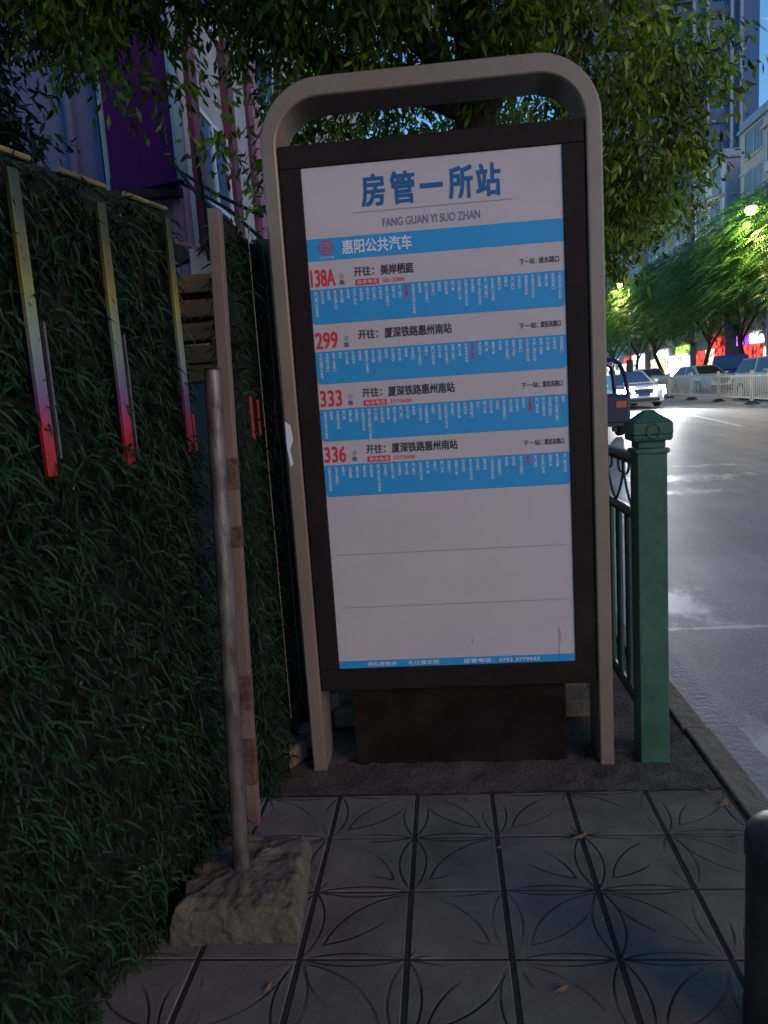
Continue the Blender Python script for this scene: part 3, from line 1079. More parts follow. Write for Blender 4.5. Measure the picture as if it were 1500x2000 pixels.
fence2, _, n2 = fence_panel('hedge_fence', (-0.666, 2.36), (-0.735, 6.2), 1.955, 'fence panel of dark artificial grass running on behind the bus stop board', 15000, 6,
            [], [], lambda t, z: 0.01 + 0 * t, posts=False)
for (yy, w, z0_, z1_) in [(2.375, 0.014, 1.25, 1.39), (2.475, 0.007, 1.26, 1.38), (2.74, 0.007, 1.24, 1.38)]:
    xx = -0.664 + (yy - 2.26) * (-0.071 / 3.94)
    MB().box(xx + 0.040, xx + 0.046, yy, yy + w, z0_, z1_).build('red_light_mark', M['dull_red'], fence2)  # more of the red light, drawn as thin slips
for yy in (2.55, 2.78, 3.02):
    xx = -0.664 + (yy - 2.26) * (-0.071 / 3.94)
    MB().tube([(xx + 0.045, yy, 0.2), (xx + 0.045, yy, 1.93)], 0.0018, 6).build('wire', M['steel_dull'], fence2)
# slim black upright box beside the arch
o = MB().box(-0.672, -0.612, 2.80, 2.86, -0.02, 1.97).build('dark_upright', M['black'], bevel=0.003)
props(o, 'slim black square upright standing between the grass fence and the bus stop arch', 'post')

# tiny yellow petals caught in the blades
rp = random.Random(3)
for q, (yy, zz) in enumerate([(1.50, 1.21), (1.62, 0.62), (1.55, 0.30), (1.98, 1.27), (1.90, 0.86), (1.93, 0.62), (1.75, 1.81), (2.02, 1.16), (1.45, .8)]):
    x = FX0 + FB * yy + 0.105 * fn[0]
    y_ = yy + 0.105 * fn[1]
    d = 0.006
    b = MB().add([(x, y_ - d, zz), (x + .002, y_, zz - d * .6), (x, y_ + d, zz + .002), (x + .003, y_, zz + d)], [(0, 1, 2, 3)])
    props(b.build('fallen_petal', M['dead_leaf']), 'small pale yellow petal caught in the artificial grass', 'petal', 'petals caught in the grass fence')

# ------------------------------------------------------------------ steel pipe in its concrete foot, square post behind
blk = MB()
lo = [(-0.775, 1.640), (-0.432, 1.648), (-0.462, 1.99), (-0.770, 2.00)]
tp = [(-0.756, 1.650), (-0.447, 1.658), (-0.473, 1.965), (-0.762, 1.985)]
V, F = [], []
r4 = random.Random(9)
N1 = 9
for layer, (poly, z) in enumerate([(lo, -0.005), (lo, 0.045), (tp, 0.092)]):
    for e in range(4):
        a, c = poly[e], poly[(e + 1) % 4]
        for i in range(N1):
            f_ = i / N1
            cor = abs(f_ - 0.0) < 1e-6
            jx = 0 if layer == 0 else r4.uniform(-.006, .006)
            V.append((a[0] + (c[0] - a[0]) * f_ + jx, a[1] + (c[1] - a[1]) * f_ + jx * .5, z + (0 if layer == 0 else r4.uniform(-.007, .007))))
n4 = 4 * N1
for l_ in range(2):
    for i in range(n4):
        F.append((l_ * n4 + i, l_ * n4 + (i + 1) % n4, (l_ + 1) * n4 + (i + 1) % n4, (l_ + 1) * n4 + i))
top0 = 2 * n4
V.append((-0.61, 1.83, 0.112))
ci = len(V) - 1
FT = [(top0 + i, top0 + (i + 1) % n4, ci) for i in range(n4)]
blk.add(V, F, 1)
blk.add([V[i] for i in range(top0, len(V))], [tuple(i - top0 for i in f) for f in FT], 0)
pipe = thing('steel_pipe', (-0.615, 1.80, 0), 'round galvanised pipe standing in a low ochre concrete block before the fence gap', 'pole')
blk.add([V[i] for i in range(n4)], [tuple(range(n4))], 0)
fb = blk.build('concrete_foot', M['concrete'], pipe, smooth=False)
bm = bmesh.new()
bm.from_mesh(fb.data)
bmesh.ops.remove_doubles(bm, verts=bm.verts, dist=0.0004)
bmesh.ops.recalc_face_normals(bm, faces=bm.faces)
bm.to_mesh(fb.data)
bm.free()
rm = fb.modifiers.new('grain', 'REMESH')
rm.mode = 'VOXEL'
rm.voxel_size = 0.006
rm.use_smooth_shade = True
tx = bpy.data.textures.new('chips', 'CLOUDS')
tx.noise_scale = 0.045
tx.noise_depth = 4
dp = fb.modifiers.new('chips', 'DISPLACE')
dp.texture = tx
dp.strength = 0.022
dp.mid_level = 0.5
P0, P1 = Vector((-0.618, 1.800, 0.07)), Vector((-0.592, 1.905, 1.455))
MB().tube([P0 + (P1 - P0) * i / 10 for i in range(11)], 0.0225, 20).build('pipe', M['galv'], pipe, smooth=True)
MB().tube([P1 + Vector((0, 0, 0.001)), P1 + (P1 - P0).normalized() * 0.006], 0.0205, 18).build('pipe_mouth', M['dark'], pipe)

sqp = thing('square_post', (-0.69, 2.19, 0), 'rusted square steel post with peeling pinkish paint between the two grass fence panels', 'post')
Q0, Q1 = Vector((-0.690, 2.19, -0.01)), Vector((-0.634, 2.215, 1.935))
ax = (Q1 - Q0).normalized()
xa = Vector((0, 1, 0)).cross(ax).normalized()
ya = ax.cross(xa)
for nm, a, c, mm, w in [('shaft', 0.0, 1.0, 'steel_dull', 0.045)]:
    MB().obox((Q0 + Q1) / 2, (xa, ya, ax), (w * .8, w * .8, (Q1 - Q0).length)).build(nm, M[mm], sqp, bevel=0.003)
for f_, l_ in [(0.60, 0.10), (0.50, 0.07), (0.24, 0.12), (0.12, 0.16)]:
    c = Q0 + (Q1 - Q0) * f_
    MB().obox(c, (xa, ya, ax), (0.0385, 0.0385, l_)).build('rust_patch', M['rust'], sqp, bevel=0.003)

# ------------------------------------------------------------------ green railing by the kerb
rail = thing('green_railing', (0.69, 2.58, 0), 'dark green painted iron railing with scrolls, ending in a capped square post by the kerb', 'railing')


def big_post(x, y, z, parent):
    b = MB()
    b.box(x - 0.050, x + 0.050, y - 0.05, y + 0.05, z - 0.02, z + 1.118)
    b.box(x - 0.057, x + 0.057, y - 0.057, y + 0.057, z + 1.113, z + 1.130)
    b.box(x - 0.046, x + 0.046, y - 0.046, y + 0.046, z + 1.1305, z + 1.156)
    p = b.build('post', M['green'], parent, bevel=0.004)
    c = MB()
    c.frustum(x - 0.0625, x + 0.0625, y - 0.0625, y + 0.0625, z + 1.156, z + 1.176, -0.004, -0.004)
    c.frustum(x - 0.0665, x + 0.0665, y - 0.0665, y + 0.0665, z + 1.1762, z + 1.218, 0, 0)
    c.frustum(x - 0.0665, x + 0.0665, y - 0.0665, y + 0.0665, z + 1.2182, z + 1.258, 0.052, 0.052)
    c.build('post_cap', M['green'], p, bevel=0.005)
    # pressed oval on the cap's faces
    r_ = MB()
    ring = [(x + 0.022 * math.cos(q * PI / 10), y - 0.0670, z + 1.190 + 0.024 * math.sin(q * PI / 10)) for q in range(21)]
    r_.tube(ring, 0.0028, 6, caps=False)
    r_.build('cap_moulding', M['green'], p, smooth=True)


PY1 = 2.585
big_post(0.697, PY1, 0.0, rail)
NEXT = PY1 + 2.6
span0 = PY1 + 0.05
for kx in range(9):
    y0_, y1_ = PY1 + 2.6 * kx, PY1 + 2.6 * (kx + 1)
    if kx:
        big_post(0.697, y0_, gz(y0_), rail) if kx < 9 else None
    a, c = y0_ + 0.05, y1_ - 0.05
    for (z, r_) in [(1.080, 0.024), (0.870, 0.020), (0.150, 0.020)]:
        MB().tube([(0.69, a, z + gz(a)), (0.69, c, z + gz(c))], r_, 10).build('rail', M['green_dk'], rail, smooth=True)
    nb = 17
    for q in range(nb):
        yy = a + (c - a) * (q + 0.5) / nb
        MB().tube([(0.69, yy, 0.15 + gz(yy)), (0.69, yy, 0.868 + gz(yy))], 0.0135, 8).build('bar', M['green_dk'], rail, smooth=True)
    ns = 9
    for q in range(ns):
        yc = a + (c - a) * (q + 0.5) / ns
        w = (c - a) / ns * 0.48
        b = MB()
        for sg in (-1, 1):
            pts = []
            for i in range(25):
                u_ = i / 24
                if u_ < 0.55:
                    e_ = u_ / 0.55
                    pts.append((0.69, yc + sg * w * math.sin(e_ * PI / 2) ** 0.8, 0.888 + gz(yc) + 0.155 * e_))
                else:
                    e_ = (u_ - 0.55) / 0.45
                    an = e_ * PI * 1.45
                    rr = w * 0.36 * (1 - 0.25 * e_)
                    pts.append((0.69, yc + sg * (w - rr + rr * math.cos(an)), 1.043 + gz(yc) + rr * 0.9 * math.sin(an)))
            b.tube(pts, 0.0052, 6)
        b.build('scroll', M['green_dk'], rail, smooth=True)

# ------------------------------------------------------------------ bollard, litter, bricks
bo = thing('bollard', (0.645, 1.40, 0), 'short brown-black bollard with a rounded top standing on the paving tiles', 'bollard')
MB().lathe([(0.083, -0.004), (0.083, 0.05), (0.080, 0.06), (0.080, 0.385), (0.083, 0.39), (0.083, 0.425)], (0.645, 1.40, 0), 40).build('body', M['bollard'], bo, smooth=True)
MB().lathe([(0.083, 0.4252), (0.080, 0.442), (0.070, 0.456), (0.050, 0.466), (0.02, 0.471), (0.002, 0.472)], (0.645, 1.40, 0), 40).build('cap', M['bollard'], bo, smooth=True)

for q, (x, y_, a, s_) in enumerate([(0.345, 2.08, 0.3, .026), (0.362, 2.095, 1.2, .020), (0.715, 1.585, 0.9, .018), (0.335, 1.72, 0.5, .010), (0.10, 2.03, 0.2, .010), (0.20, 1.50, 0.4, .020), (0.83, 2.25, 0.7, .03), (0.80, 2.33, 1.9, .022), (-0.48, 1.50, 1.1, .018), (0.02, 2.30, 1.5, .012), (-0.56, 1.86, .4, .016)]):
    b = MB()
    zz = 0.004 if q != 10 else 0.118
    ca, sa = math.cos(a), math.sin(a)
    loc = lambda u, v, w: (x + u * ca - v * sa, y_ + u * sa + v * ca, zz + w)
    b.add([loc(-s_, 0, 0.002), loc(0, -s_ * .4, 0.001), loc(0, 0, .008), loc(0, s_ * .4, 0.004), loc(s_, 0, .006)], [(0, 1, 2), (0, 2, 3), (1, 4, 2), (2, 4, 3)])
    props(b.build('dead_leaf', M['dead_leaf']), 'small curled dry leaf fallen on the pavement', 'leaf', 'dry leaves on the pavement')

r5 = random.Random(21)
bricks = [(-0.44, 2.95, 0.0, .10), (-0.43, 3.02, 0.085, .10), (-0.45, 3.05, 0.17, -.04), (-0.62, 2.76, 0.0, .5), (-0.60, 2.92, 0.06, .9), (-0.66, 2.62, 0.0, 1.1), (0.46, 2.98, 0.0, .05), (0.45, 3.10, 0.07, .15)]
labs = ['worn brick lying lowest behind the left foot of the arch', 'worn brick in the middle of the pile behind the left foot of the arch', 'worn brick on top of the pile behind the left foot of the arch',
        'broken brick on the soil left of the arch beside the black upright', 'chipped brick leaning on rubble left of the arch', 'small brick lump at the foot of the grass fence before the black upright',
        'brick lying on soil behind the right foot of the arch', 'brick resting on another behind the right foot of the arch']
for (x, y_, z, a), lb in zip(bricks, labs):
    w, d, h = 0.20 + r5.uniform(-.03, .03), 0.10, 0.075
    if 'lump' in lb or 'broken' in lb:
        w *= .5
    b = MB().obox((x, y_, z + h / 2 - 0.006), ((math.cos(a), math.sin(a), 0), (-math.sin(a), math.cos(a), 0), (0, 0, 1)), (w, d, h))
    props(b.build('brick', M['brick'], bevel=0.008), lb, 'brick', 'loose bricks behind the bus stop')

# ------------------------------------------------------------------ trees
def leaves(clusters, seed, size=(0.06, 0.10), per=9, droop=0.7):
    """clusters: (cx,cy,cz, rx,ry,rz, number of twigs); every twig carries a spray of single leaves"""
    r = np.random.default_rng(seed)
    Vs = []
    for (cx, cy, cz, rx, ry, rz, nt) in clusters:
        u = unit(r.normal(size=(nt, 3))) * (r.random((nt, 1)) ** 0.5)
        tw = np.array([cx, cy, cz]) + u * np.array([rx, ry, rz])
        td = unit(np.stack([r.normal(0, 1, nt), r.normal(0, 1, nt), r.normal(-0.5, 0.6, nt)], 1))
        k = per
        s_ = np.linspace(0, 1, k)
        base = tw[:, None, :] + td[:, None, :] * (s_[None, :, None] * r.uniform(0.16, 0.34, (nt, 1, 1))) + r.normal(0, .022, (nt, k, 3))
        d = unit(td[:, None, :] * 0.6 + r.normal(0, .55, (nt, k, 3)) + np.array([0, 0, -droop]))
        ln = r.uniform(*size, (nt, k, 1))
        wv = unit(np.cross(d, r.normal(size=(nt, k, 3))))
        nv = np.cross(d, wv)
        p0 = base
        pm = base + d * ln * 0.45 + nv * ln * 0.05
        p1 = base + d * ln
        pn_ = base + d * ln * 0.74 + nv * ln * 0.03
        V = np.stack([p0, pm - wv * ln * 0.155, pn_ - wv * ln * 0.10, p1, pn_ + wv * ln * 0.10, pm + wv * ln * 0.155], 2)
        Vs.append(V.reshape(-1, 3))
    V = np.concatenate(Vs)
    F = np.arange(len(V)).reshape(-1, 6)
    return V, F


def limbs(b, start, ends, r0, seed, n=6):
    r = random.Random(seed)
    s0 = Vector(start)
    for e in ends:
        e = Vector(e)
        pts = []
        side = Vector((r.uniform(-.2, .2), r.uniform(-.2, .2), r.uniform(0, .25)))
        for i in range(n + 1):
            f_ = i / n
            pts.append(s0.lerp(e, f_) + side * math.sin(f_ * PI))
        b.tube(pts, [r0 * (1 - 0.85 * i / n) for i in range(n + 1)], 8)


TX, TY = 0.30, 5.05
tree = thing('street_tree', (TX, TY, 0), 'broad street tree with its trunk behind the bus stop board and leaves hanging over it', 'tree')
b = MB()
b.tube([(TX + .02, TY, -0.05), (TX + .01, TY, 0.3), (TX, TY, 1.2), (TX - .01, TY + .02, 2.2), (TX, TY + .03, 3.0), (TX + .03, TY + .05, 3.6), (TX + .02, TY, 4.4), (TX, TY, 5.6)], [.20, .16, .145, .138, .135, .13, .10, .05], 18)
b.build('trunk', M['bark'], tree, smooth=True)
b = MB()
limbs(b, (TX, TY, 3.1), [(1.7, 5.6, 3.6), (2.0, 6.6, 4.4), (-1.3, 4.3, 4.0), (-1.9, 3.9, 3.7), (0.6, 2.6, 4.2), (-.6, 1.4, 4.4), (0.3, 6.5, 5.6), (1.2, 3.9, 4.8), (-1.2, 6.0, 4.8), (1.9, 4.4, 4.6)], 0.065, 4)
b.build('limbs', M['bark'], tree, smooth=True)
CL = [
    # overhead, toward and past the viewer
    (0.0, 1.6, 4.25, 1.7, 1.3, 0.6, 900), (0.9, 2.7, 4.35, 1.3, 1.2, 0.65, 800), (-1.1, 2.6, 4.3, 1.2, 1.2, 0.6, 700), (0.2, 0.3, 4.5, 1.6, 1.0, 0.5, 500), (1.2, 1.4, 4.7, 1.1, 1.2, .6, 500), (0.0, 3.6, 4.6, 1.8, 1.0, 0.6, 800), (-2.4, 3.0, 4.4, 0.9, 1.0, .6, 350),
    # dense dark mass above the board
    (0.0, 4.2, 3.65, 1.3, 0.9, 0.50, 620), (-0.50, 4.6, 3.50, 0.62, 0.9, 0.48, 420), (0.75, 4.6, 3.45, 0.8, 0.9, 0.5, 420), (0.2, 5.4, 4.0, 1.7, 1.2, 0.7, 620),
    (-0.86, 4.9, 3.05, 0.22, 0.4, 0.36, 70), (-0.4, 5.9, 3.05, 0.8, 0.6, 0.36, 330), (0.9, 6.0, 3.0, 0.6, 0.5, 0.4, 280), (0.2, 6.9, 3.45, 1.7, 0.6, 0.55, 900), (0.0, 7.6, 3.35, 1.5, 0.5, 0.45, 600),
    # right hand side hanging out over the street
    (1.30, 5.3, 3.15, 0.50, 0.6, 0.60, 200), (1.65, 5.6, 3.35, 0.50, 0.6, 0.45, 150), (1.45, 5.5, 2.75, 0.45, 0.5, 0.32, 130), (1.20, 5.3, 2.50, 0.30, 0.4, 0.34, 120),
    (1.18, 5.4, 2.22, 0.16, 0.25, 0.20, 34), (1.82, 5.6, 2.98, 0.22, 0.4, 0.33, 60), (1.80, 5.7, 3.50, 0.3, 0.5, 0.35, 80),
    # left hand sprays
    (-1.45, 4.0, 3.50, 0.55, 0.4, 0.22, 200), (-2.05, 4.0, 3.55, 0.45, 0.4, 0.25, 200), (-1.0, 4.1, 3.62, 0.4, 0.4, 0.18, 90), (-1.75, 4.0, 3.20, 0.26, 0.3, 0.12, 26), (-1.32, 4.0, 3.05, 0.18, 0.3, 0.16, 12), (-1.05, 4.1, 2.75, 0.10, 0.2, 0.22, 12), (-0.97, 4.6, 2.72, 0.14, 0.25, 0.35, 26),
]
V, F = leaves(CL, 31, (0.05, 0.09), 10)
array_obj('crown', V, F, M['leaf'], tree, (TX, TY, 0))

for (yy, lb) in [(14.5, 'second street tree of the near row, farther along behind the bus stop board'), (25.0, 'third street tree of the near row, far behind the bus stop board')]:
    c = copy_tree(tree)
    c.location = (-0.1, yy, gz(yy))
    c.rotation_euler = (0, 0, yy)
    c['label'] = lb
    c['group'] = 'street trees of the near row'
tree['group'] = 'street trees of the near row'

shade_tree = thing('street_tree', (0.2, -4.6, 0), 'unseen street tree added behind the viewpoint to shade the foreground', 'tree')  # added out of view to keep skylight off the foreground
b = MB()
b.tube([(0.2, -4.6, -0.05), (0.2, -4.6, 0.3), (0.18, -4.6, 1.5), (0.2, -4.55, 3.0), (0.2, -4.6, 5.2)], [.20, .16, .14, .12, .05], 16)
limbs(b, (0.2, -4.6, 2.7), [(-1.5, -3.2, 4.0), (1.6, -5.8, 4.2), (-1.2, -6.4, 4.4), (0.6, -2.6, 4.6), (1.4, -3.6, 4.0)], .06, 14)
b.build('trunk', M['bark'], shade_tree, smooth=True)
V, F = leaves([(-1.0, -3.4, 3.6, 1.5, 1.6, 1.1, 700), (0.6, -3.2, 4.2, 1.2, 1.4, 1.0, 500), (-1.2, -6.0, 3.8, 1.6, 1.6, 1.3, 600), (0.8, -6.0, 4.2, 1.4, 1.6, 1.2, 500), (-.4, -4.4, 5.2, 2.0, 2.4, .9, 700), (-.6, -1.6, 4.4, 1.4, 1.0, .7, 400)], 44, (0.08, 0.13), 9)
array_obj('crown', V, F, M['leaf'], shade_tree, (0.2, -4.6, 0))

LTX, LTY = -2.75, 3.55
t2 = thing('garden_tree', (LTX, LTY, 0), 'small dark leafed tree peeping over the grass fence at its near end', 'tree')
b = MB()
b.tube([(LTX, LTY, -.1), (LTX, LTY, 1.5), (LTX + .1, LTY + .05, 2.8), (LTX + .15, LTY, 3.6)], [.09, .075, .05, .02], 12)
limbs(b, (LTX, LTY, 1.9), [(-2.2, 3.7, 3.0), (-2.5, 3.9, 3.6), (-3.2, 3.6, 3.2), (-2.6, 3.0, 3.0)], .035, 8)
b.build('trunk', M['bark'], t2, smooth=True)
V, F = leaves([(-2.50, 3.9, 3.02, 0.30, 0.4, 0.55, 520), (-2.6, 3.9, 3.55, 0.42, 0.5, 0.5, 420), (-2.28, 3.95, 2.78, 0.14, 0.3, 0.20, 90), (-3.1, 3.5, 3.0, 0.6, 0.6, 0.7, 200)], 12, (0.05, 0.085), 12, 0.5)
array_obj('crown', V, F, M['leaf_dark'], t2, (LTX, LTY, 0))


def frond_tree_meshes(seed, h=9.2, R=5.1):
    """a feathery, drooping street tree: arching fronds with paired leaflets"""
    r = np.random.default_rng(seed)
    nf = 2100
    # frond roots on limbs spread over a flat dome
    az = r.random(nf) * 2 * PI
    rr = R * r.random(nf) ** 0.5
    topz = h - 2.6 * (rr / R) ** 2.4
    z = topz - r.random(nf) ** 1.3 * 4.6
    z = np.maximum(z, 2.9 + 1.1 * r.random(nf))
    root = np.stack([rr * np.cos(az), rr * np.sin(az), z], 1)
    out = unit(np.stack([np.cos(az) + r.normal(0, .45, nf), np.sin(az) + r.normal(0, .45, nf), np.full(nf, 0.25)], 1))
    ln = r.uniform(0.7, 1.25, nf)
    k = 9
    s_ = (np.arange(k) + 0.5) / k
    pts = root[:, None] + out[:, None] * (ln[:, None, None] * s_[None, :, None]) + np.array([0, 0, -1.0]) * (ln[:, None, None] * 0.75 * s_[None, :, None] ** 2)
    tang = unit(out[:, None] + np.array([0, 0, -1.5]) * s_[None, :, None])
    side = unit(np.cross(tang, np.array([0, 0, 1.0])))
    Vs = []
    for sg in (-1, 1):
        ll = 0.30 * np.sin(PI * (0.12 + 0.80 * s_))[None, :, None] * (ln / 1.0)[:, None, None]
        d = unit(side * sg + tang * 0.45 + np.array([0, 0, -0.45]))
        p0 = pts
        p1 = pts + d * ll
        wv = tang * 0.045
        Vs.append(np.stack([p0 - wv * .6, p0 * .5 + p1 * .5 - wv, p1, p0 * .5 + p1 * .5 + wv], 2).reshape(-1, 3))
    V = np.concatenate(Vs)
    return V, np.arange(len(V)).reshape(-1, 4)


def far_tree(x, y, seed, h, lean, label):
    t = thing('feathery_tree', (x, y, gz(y) + 0.06), label, 'tree', 'feathery trees along the far pavement')
    b = MB()
    r = random.Random(seed)
    b.tube([(0, 0, -.1), (lean * .3, 0, 1.2), (lean, 0, 2.6), (lean * 1.2, .1, 4.2)], [.20, .17, .14, .11], 10)
    for i in range(6):
        a = 2 * PI * i / 6 + r.uniform(-.3, .3)
        b.tube([(lean, 0, 2.5 + .2 * i), (lean + .9 * math.cos(a), .9 * math.sin(a), 4.0 + .2 * i), (lean + 2.0 * math.cos(a), 2.0 * math.sin(a), 5.2 + .25 * i)], [.10, .07, .03], 7)
    b.build('trunk', M['bark'], t, smooth=True, local=True)
    V, F = frond_tree_meshes(seed, h)
    array_obj('crown', V, F, M['frond'], t)
    return t


far_tree(20.2, 43.5, 61, 11.2, 0.3, 'feathery bright green tree on the far pavement, under the bigger street lamp')
far_tree(20.3, 51.5, 62, 10.2, -0.4, 'feathery tree on the far pavement, behind the blue truck')
far_tree(20.4, 60.0, 63, 10.6, 0.5, 'feathery tree on the far pavement with a bare trunk showing right of the white car')
far_tree(20.2, 69.5, 64, 10.2, -0.8, 'feathery tree with a leaning trunk on the far pavement above the white car')
far_tree(20.4, 80.0, 65, 10.4, 0.2, 'feathery tree on the far pavement, farther left than the leaning trunk')
far_tree(20.3, 91.0, 66, 10.2, 0.3, 'farthest feathery tree, half hidden by the arch of the bus stop')
far_tree(20.2, 35.5, 67, 11.0, -0.2, 'feathery tree at the picture edge, nearest of those on the far pavement')

# ------------------------------------------------------------------ street lamps
def street_lamp(x, y, z_head, label, power):
    t = thing('street_lamp', (x, y, gz(y) + 0.06), label, 'street lamp', 'lit street lamps along the far pavement')
    hgt = z_head - (gz(y) + 0.06)
    b = MB().tube([(0.9, 0, -.1), (0.9, 0, 3), (0.9, 0, hgt - 0.3)], [.10, .085, .06], 10)
    b.build('pole', M['lamp_pole'], t, smooth=True, local=True)
    MB().tube([(0.9, 0, hgt - 0.32), (0.7, 0, hgt + .05), (0.3, 0, hgt + .22), (0, 0, hgt + .24)], .035, 8).build('arm', M['lamp_pole'], t, smooth=True, local=True)
    MB().lathe([(0.03, 0.30), (0.16, 0.26), (0.22, 0.20), (0.22, 0.18)], (0, 0, hgt), 16).build('lamp_cap', M['lamp_pole'], t, smooth=True, local=True)
    MB().lathe([(0.02, -0.24), (0.17, -0.20), (0.30, -0.08), (0.33, 0.03), (0.27, 0.14), (0.20, 0.18)], (0, 0, hgt), 20).build('lamp_globe', M['lamp_glow'], t, smooth=True, local=True)
    l = bpy.data.lights.new('lamp_light', 'POINT')
    l.energy = power
    l.color = (1.0, 0.74, 0.30)
    l.shadow_soft_size = 0.35
    l.specular_factor = 0.15
    lo_ = bpy.data.objects.new('lamp_light', l)
    COL.objects.link(lo_)
    lo_.parent = t
    lo_.location = (-0.1, -0.2, hgt - 0.75)
    return t


street_lamp(16.2, 40.6, 9.69, 'lit yellow street lamp over the nearest full tree, the bigger glow', 750)
street_lamp(16.2, 69.0, 10.09, 'lit yellow street lamp close to the arch of the bus stop, the smaller glow', 650)

# ------------------------------------------------------------------ buildings across the street
def building(name, x0, x1, y0, y1, h, wall, label, floors, cols, bands=None, side='b_blue', roofh=0.7, winh=1.55, shop=None, z0=None, seed=0):
    """street front in the plane x = x0, near end wall in the plane y = y0"""
    z0 = gz(y0) + 0.0 if z0 is None else z0
    t = thing(name, ((x0 + x1) / 2, (y0 + y1) / 2, z0), label, 'building')
    r = random.Random(seed)
    MB().box(x0 + 0.15, x1, y0, y1, z0 - 0.5, z0 + h).build('wall', M[side], t)
    MB().box(x0, x0 + 0.148, y0 - 0.01, y1 + 0.01, z0 + 3.6, z0 + h).build('street_front', M[wall], t)
    rf = MB().box(x0 - 0.25, x1 + 0.1, y0 - 0.15, y1 + 0.15, z0 + h + 0.002, z0 + h + 0.22)
    rf.box(x0 - 0.1, x0 + 0.1, y0, y1, z0 + h + 0.222, z0 + h + roofh)
    rf.box(x0 + .102, x1, y0, y0 + .2, z0 + h + 0.222, z0 + h + roofh)
    rf.build('roof', M[side], t)
    fh = (h - 3.7) / floors
    for f in range(floors):
        zf = z0 + 3.7 + f * fh
        MB().box(x0 - 0.12, x0 - 0.002, y0, y1, zf - 0.10, zf + 0.08).build('floor_band', M[bands or side], t)
        for c in range(cols):
            w = (y1 - y0) / cols
            ya, yb = y0 + c * w + w * 0.16, y0 + (c + 1) * w - w * 0.16
            za, zb = zf + 0.85, zf + 0.85 + winh
            fr_ = MB()
            fr_.box(x0 - 0.07, x0 - 0.003, ya, ya + .07, za, zb).box(x0 - 0.07, x0 - 0.003, yb - .07, yb, za, zb)
            fr_.box(x0 - 0.075, x0 - 0.003, ya - .03, yb + .03, zb + .002, zb + .08).box(x0 - 0.16, x0 - 0.003, ya - .05, yb + .05, za - .08, za - .002)
            fr_.box(x0 - 0.065, x0 - 0.003, (ya + yb) / 2 - .03, (ya + yb) / 2 + .03, za + .002, zb - .002)
            wn_ = fr_.build('window', M['b_white'], t)
            MB().box(x0 - 0.03, x0 - 0.004, ya + .072, yb - .072, za + .003, zb - .003).build('pane', M['b_glass'], wn_)
            if r.random() < 0.35:
                MB().box(x0 - 0.75, x0 - 0.17, ya, ya + 0.75, za - 0.75, za - 0.15).build('air_conditioner', M['b_white'], t, bevel=.03)
    # end wall windows and ledge lines
    for f in range(floors):
        zf = z0 + 3.7 + f * fh
        MB().box(x0 + 0.3, x1 - .2, y0 - 0.07, y0 - 0.002, zf - .08, zf + .06).build('ledge', M['b_grey'], t)
        xw = x0 + 1.2
        fr_ = MB().box(xw, xw + 0.95, y0 - .05, y0 - .002, zf + 1.0, zf + 2.0)
        wn_ = fr_.build('window', M['b_grey'], t)
        MB().box(xw + .06, xw + .89, y0 - .055, y0 - .0505, zf + 1.06, zf + 1.94).build('pane', M['b_glass'], wn_)
    # ground floor shops
    if shop:
        n_ = len(shop)
        w = (y1 - y0) / n_
        for i, (mk, sk) in enumerate(shop):
            a, c = y0 + i * w + .15, y0 + (i + 1) * w - .15
            if mk:
                MB().box(x0 + 0.05, x0 + 0.148, a, c, z0 + 0.15, z0 + 2.7).build('shop_front', M[mk], t)
            if sk:
                MB().box(x0 - 0.25, x0 + 0.04, a - .1, c + .1, z0 + 2.75, z0 + 3.5).build('shop_sign', M[sk], t)
    return t


XF = 23.6
building('apartment_block', XF - 0.6, 36, 40.0, 55.6, 17.3, 'b_pink', 'pink rendered apartment block with big dull windows beside the bigger street lamp', 4, 5, 'b_pink', side='b_pink', winh=2.3, seed=1,
         shop=[('sign_warm', 'sign_red'), ('dark', None), ('dark', 'sign_red'), ('sign_warm', None)])
building('apartment_block', XF, 36, 56.2, 61.2, 18.4, 'b_beige', 'narrow beige apartment block with a blue-grey end wall, between the pink and the white blocks', 5, 1, 'b_beige', side='b_blue', winh=1.9, seed=2,
         shop=[('sign_red', 'sign_white'), ('sign_red', 'sign_purple')])
building('apartment_block', XF, 36, 64.5, 71.5, 17.6, 'b_white', 'white apartment block with pink spandrels and a blue-grey end wall', 5, 2, 'b_pink', side='b_blue', winh=1.7, seed=3,
         shop=[('sign_red', 'sign_red'), ('sign_warm', None), ('sign_red', None)])
building('apartment_block', XF + 0.4, 36, 74.5, 88.0, 15.5, 'b_grey', 'grey apartment block with stained walls, left of the white block', 4, 4, 'b_pink', side='b_grey', seed=4,
         shop=[('sign_white', 'sign_green'), ('sign_white', None), ('sign_warm', 'sign_white'), ('sign_warm', None)])
building('apartment_block', XF, 36, 89.0, 106.0, 17.0, 'b_blue', 'bluish apartment block with balconies, farther off behind the smaller street lamp', 5, 5, 'b_white', side='b_grey', seed=5,
         shop=[('sign_white', 'sign_white'), ('sign_warm', 'sign_red'), ('sign_white', None), ('dark', 'sign_white')])
building('apartment_block', XF, 36, 107.0, 135.0, 20.0, 'b_grey', 'tall grey apartment block closing the row in the distance', 6, 6, 'b_grey', side='b_grey', seed=6,
         shop=[('sign_warm', 'sign_white'), ('sign_white', None), ('sign_warm', 'sign_red')])

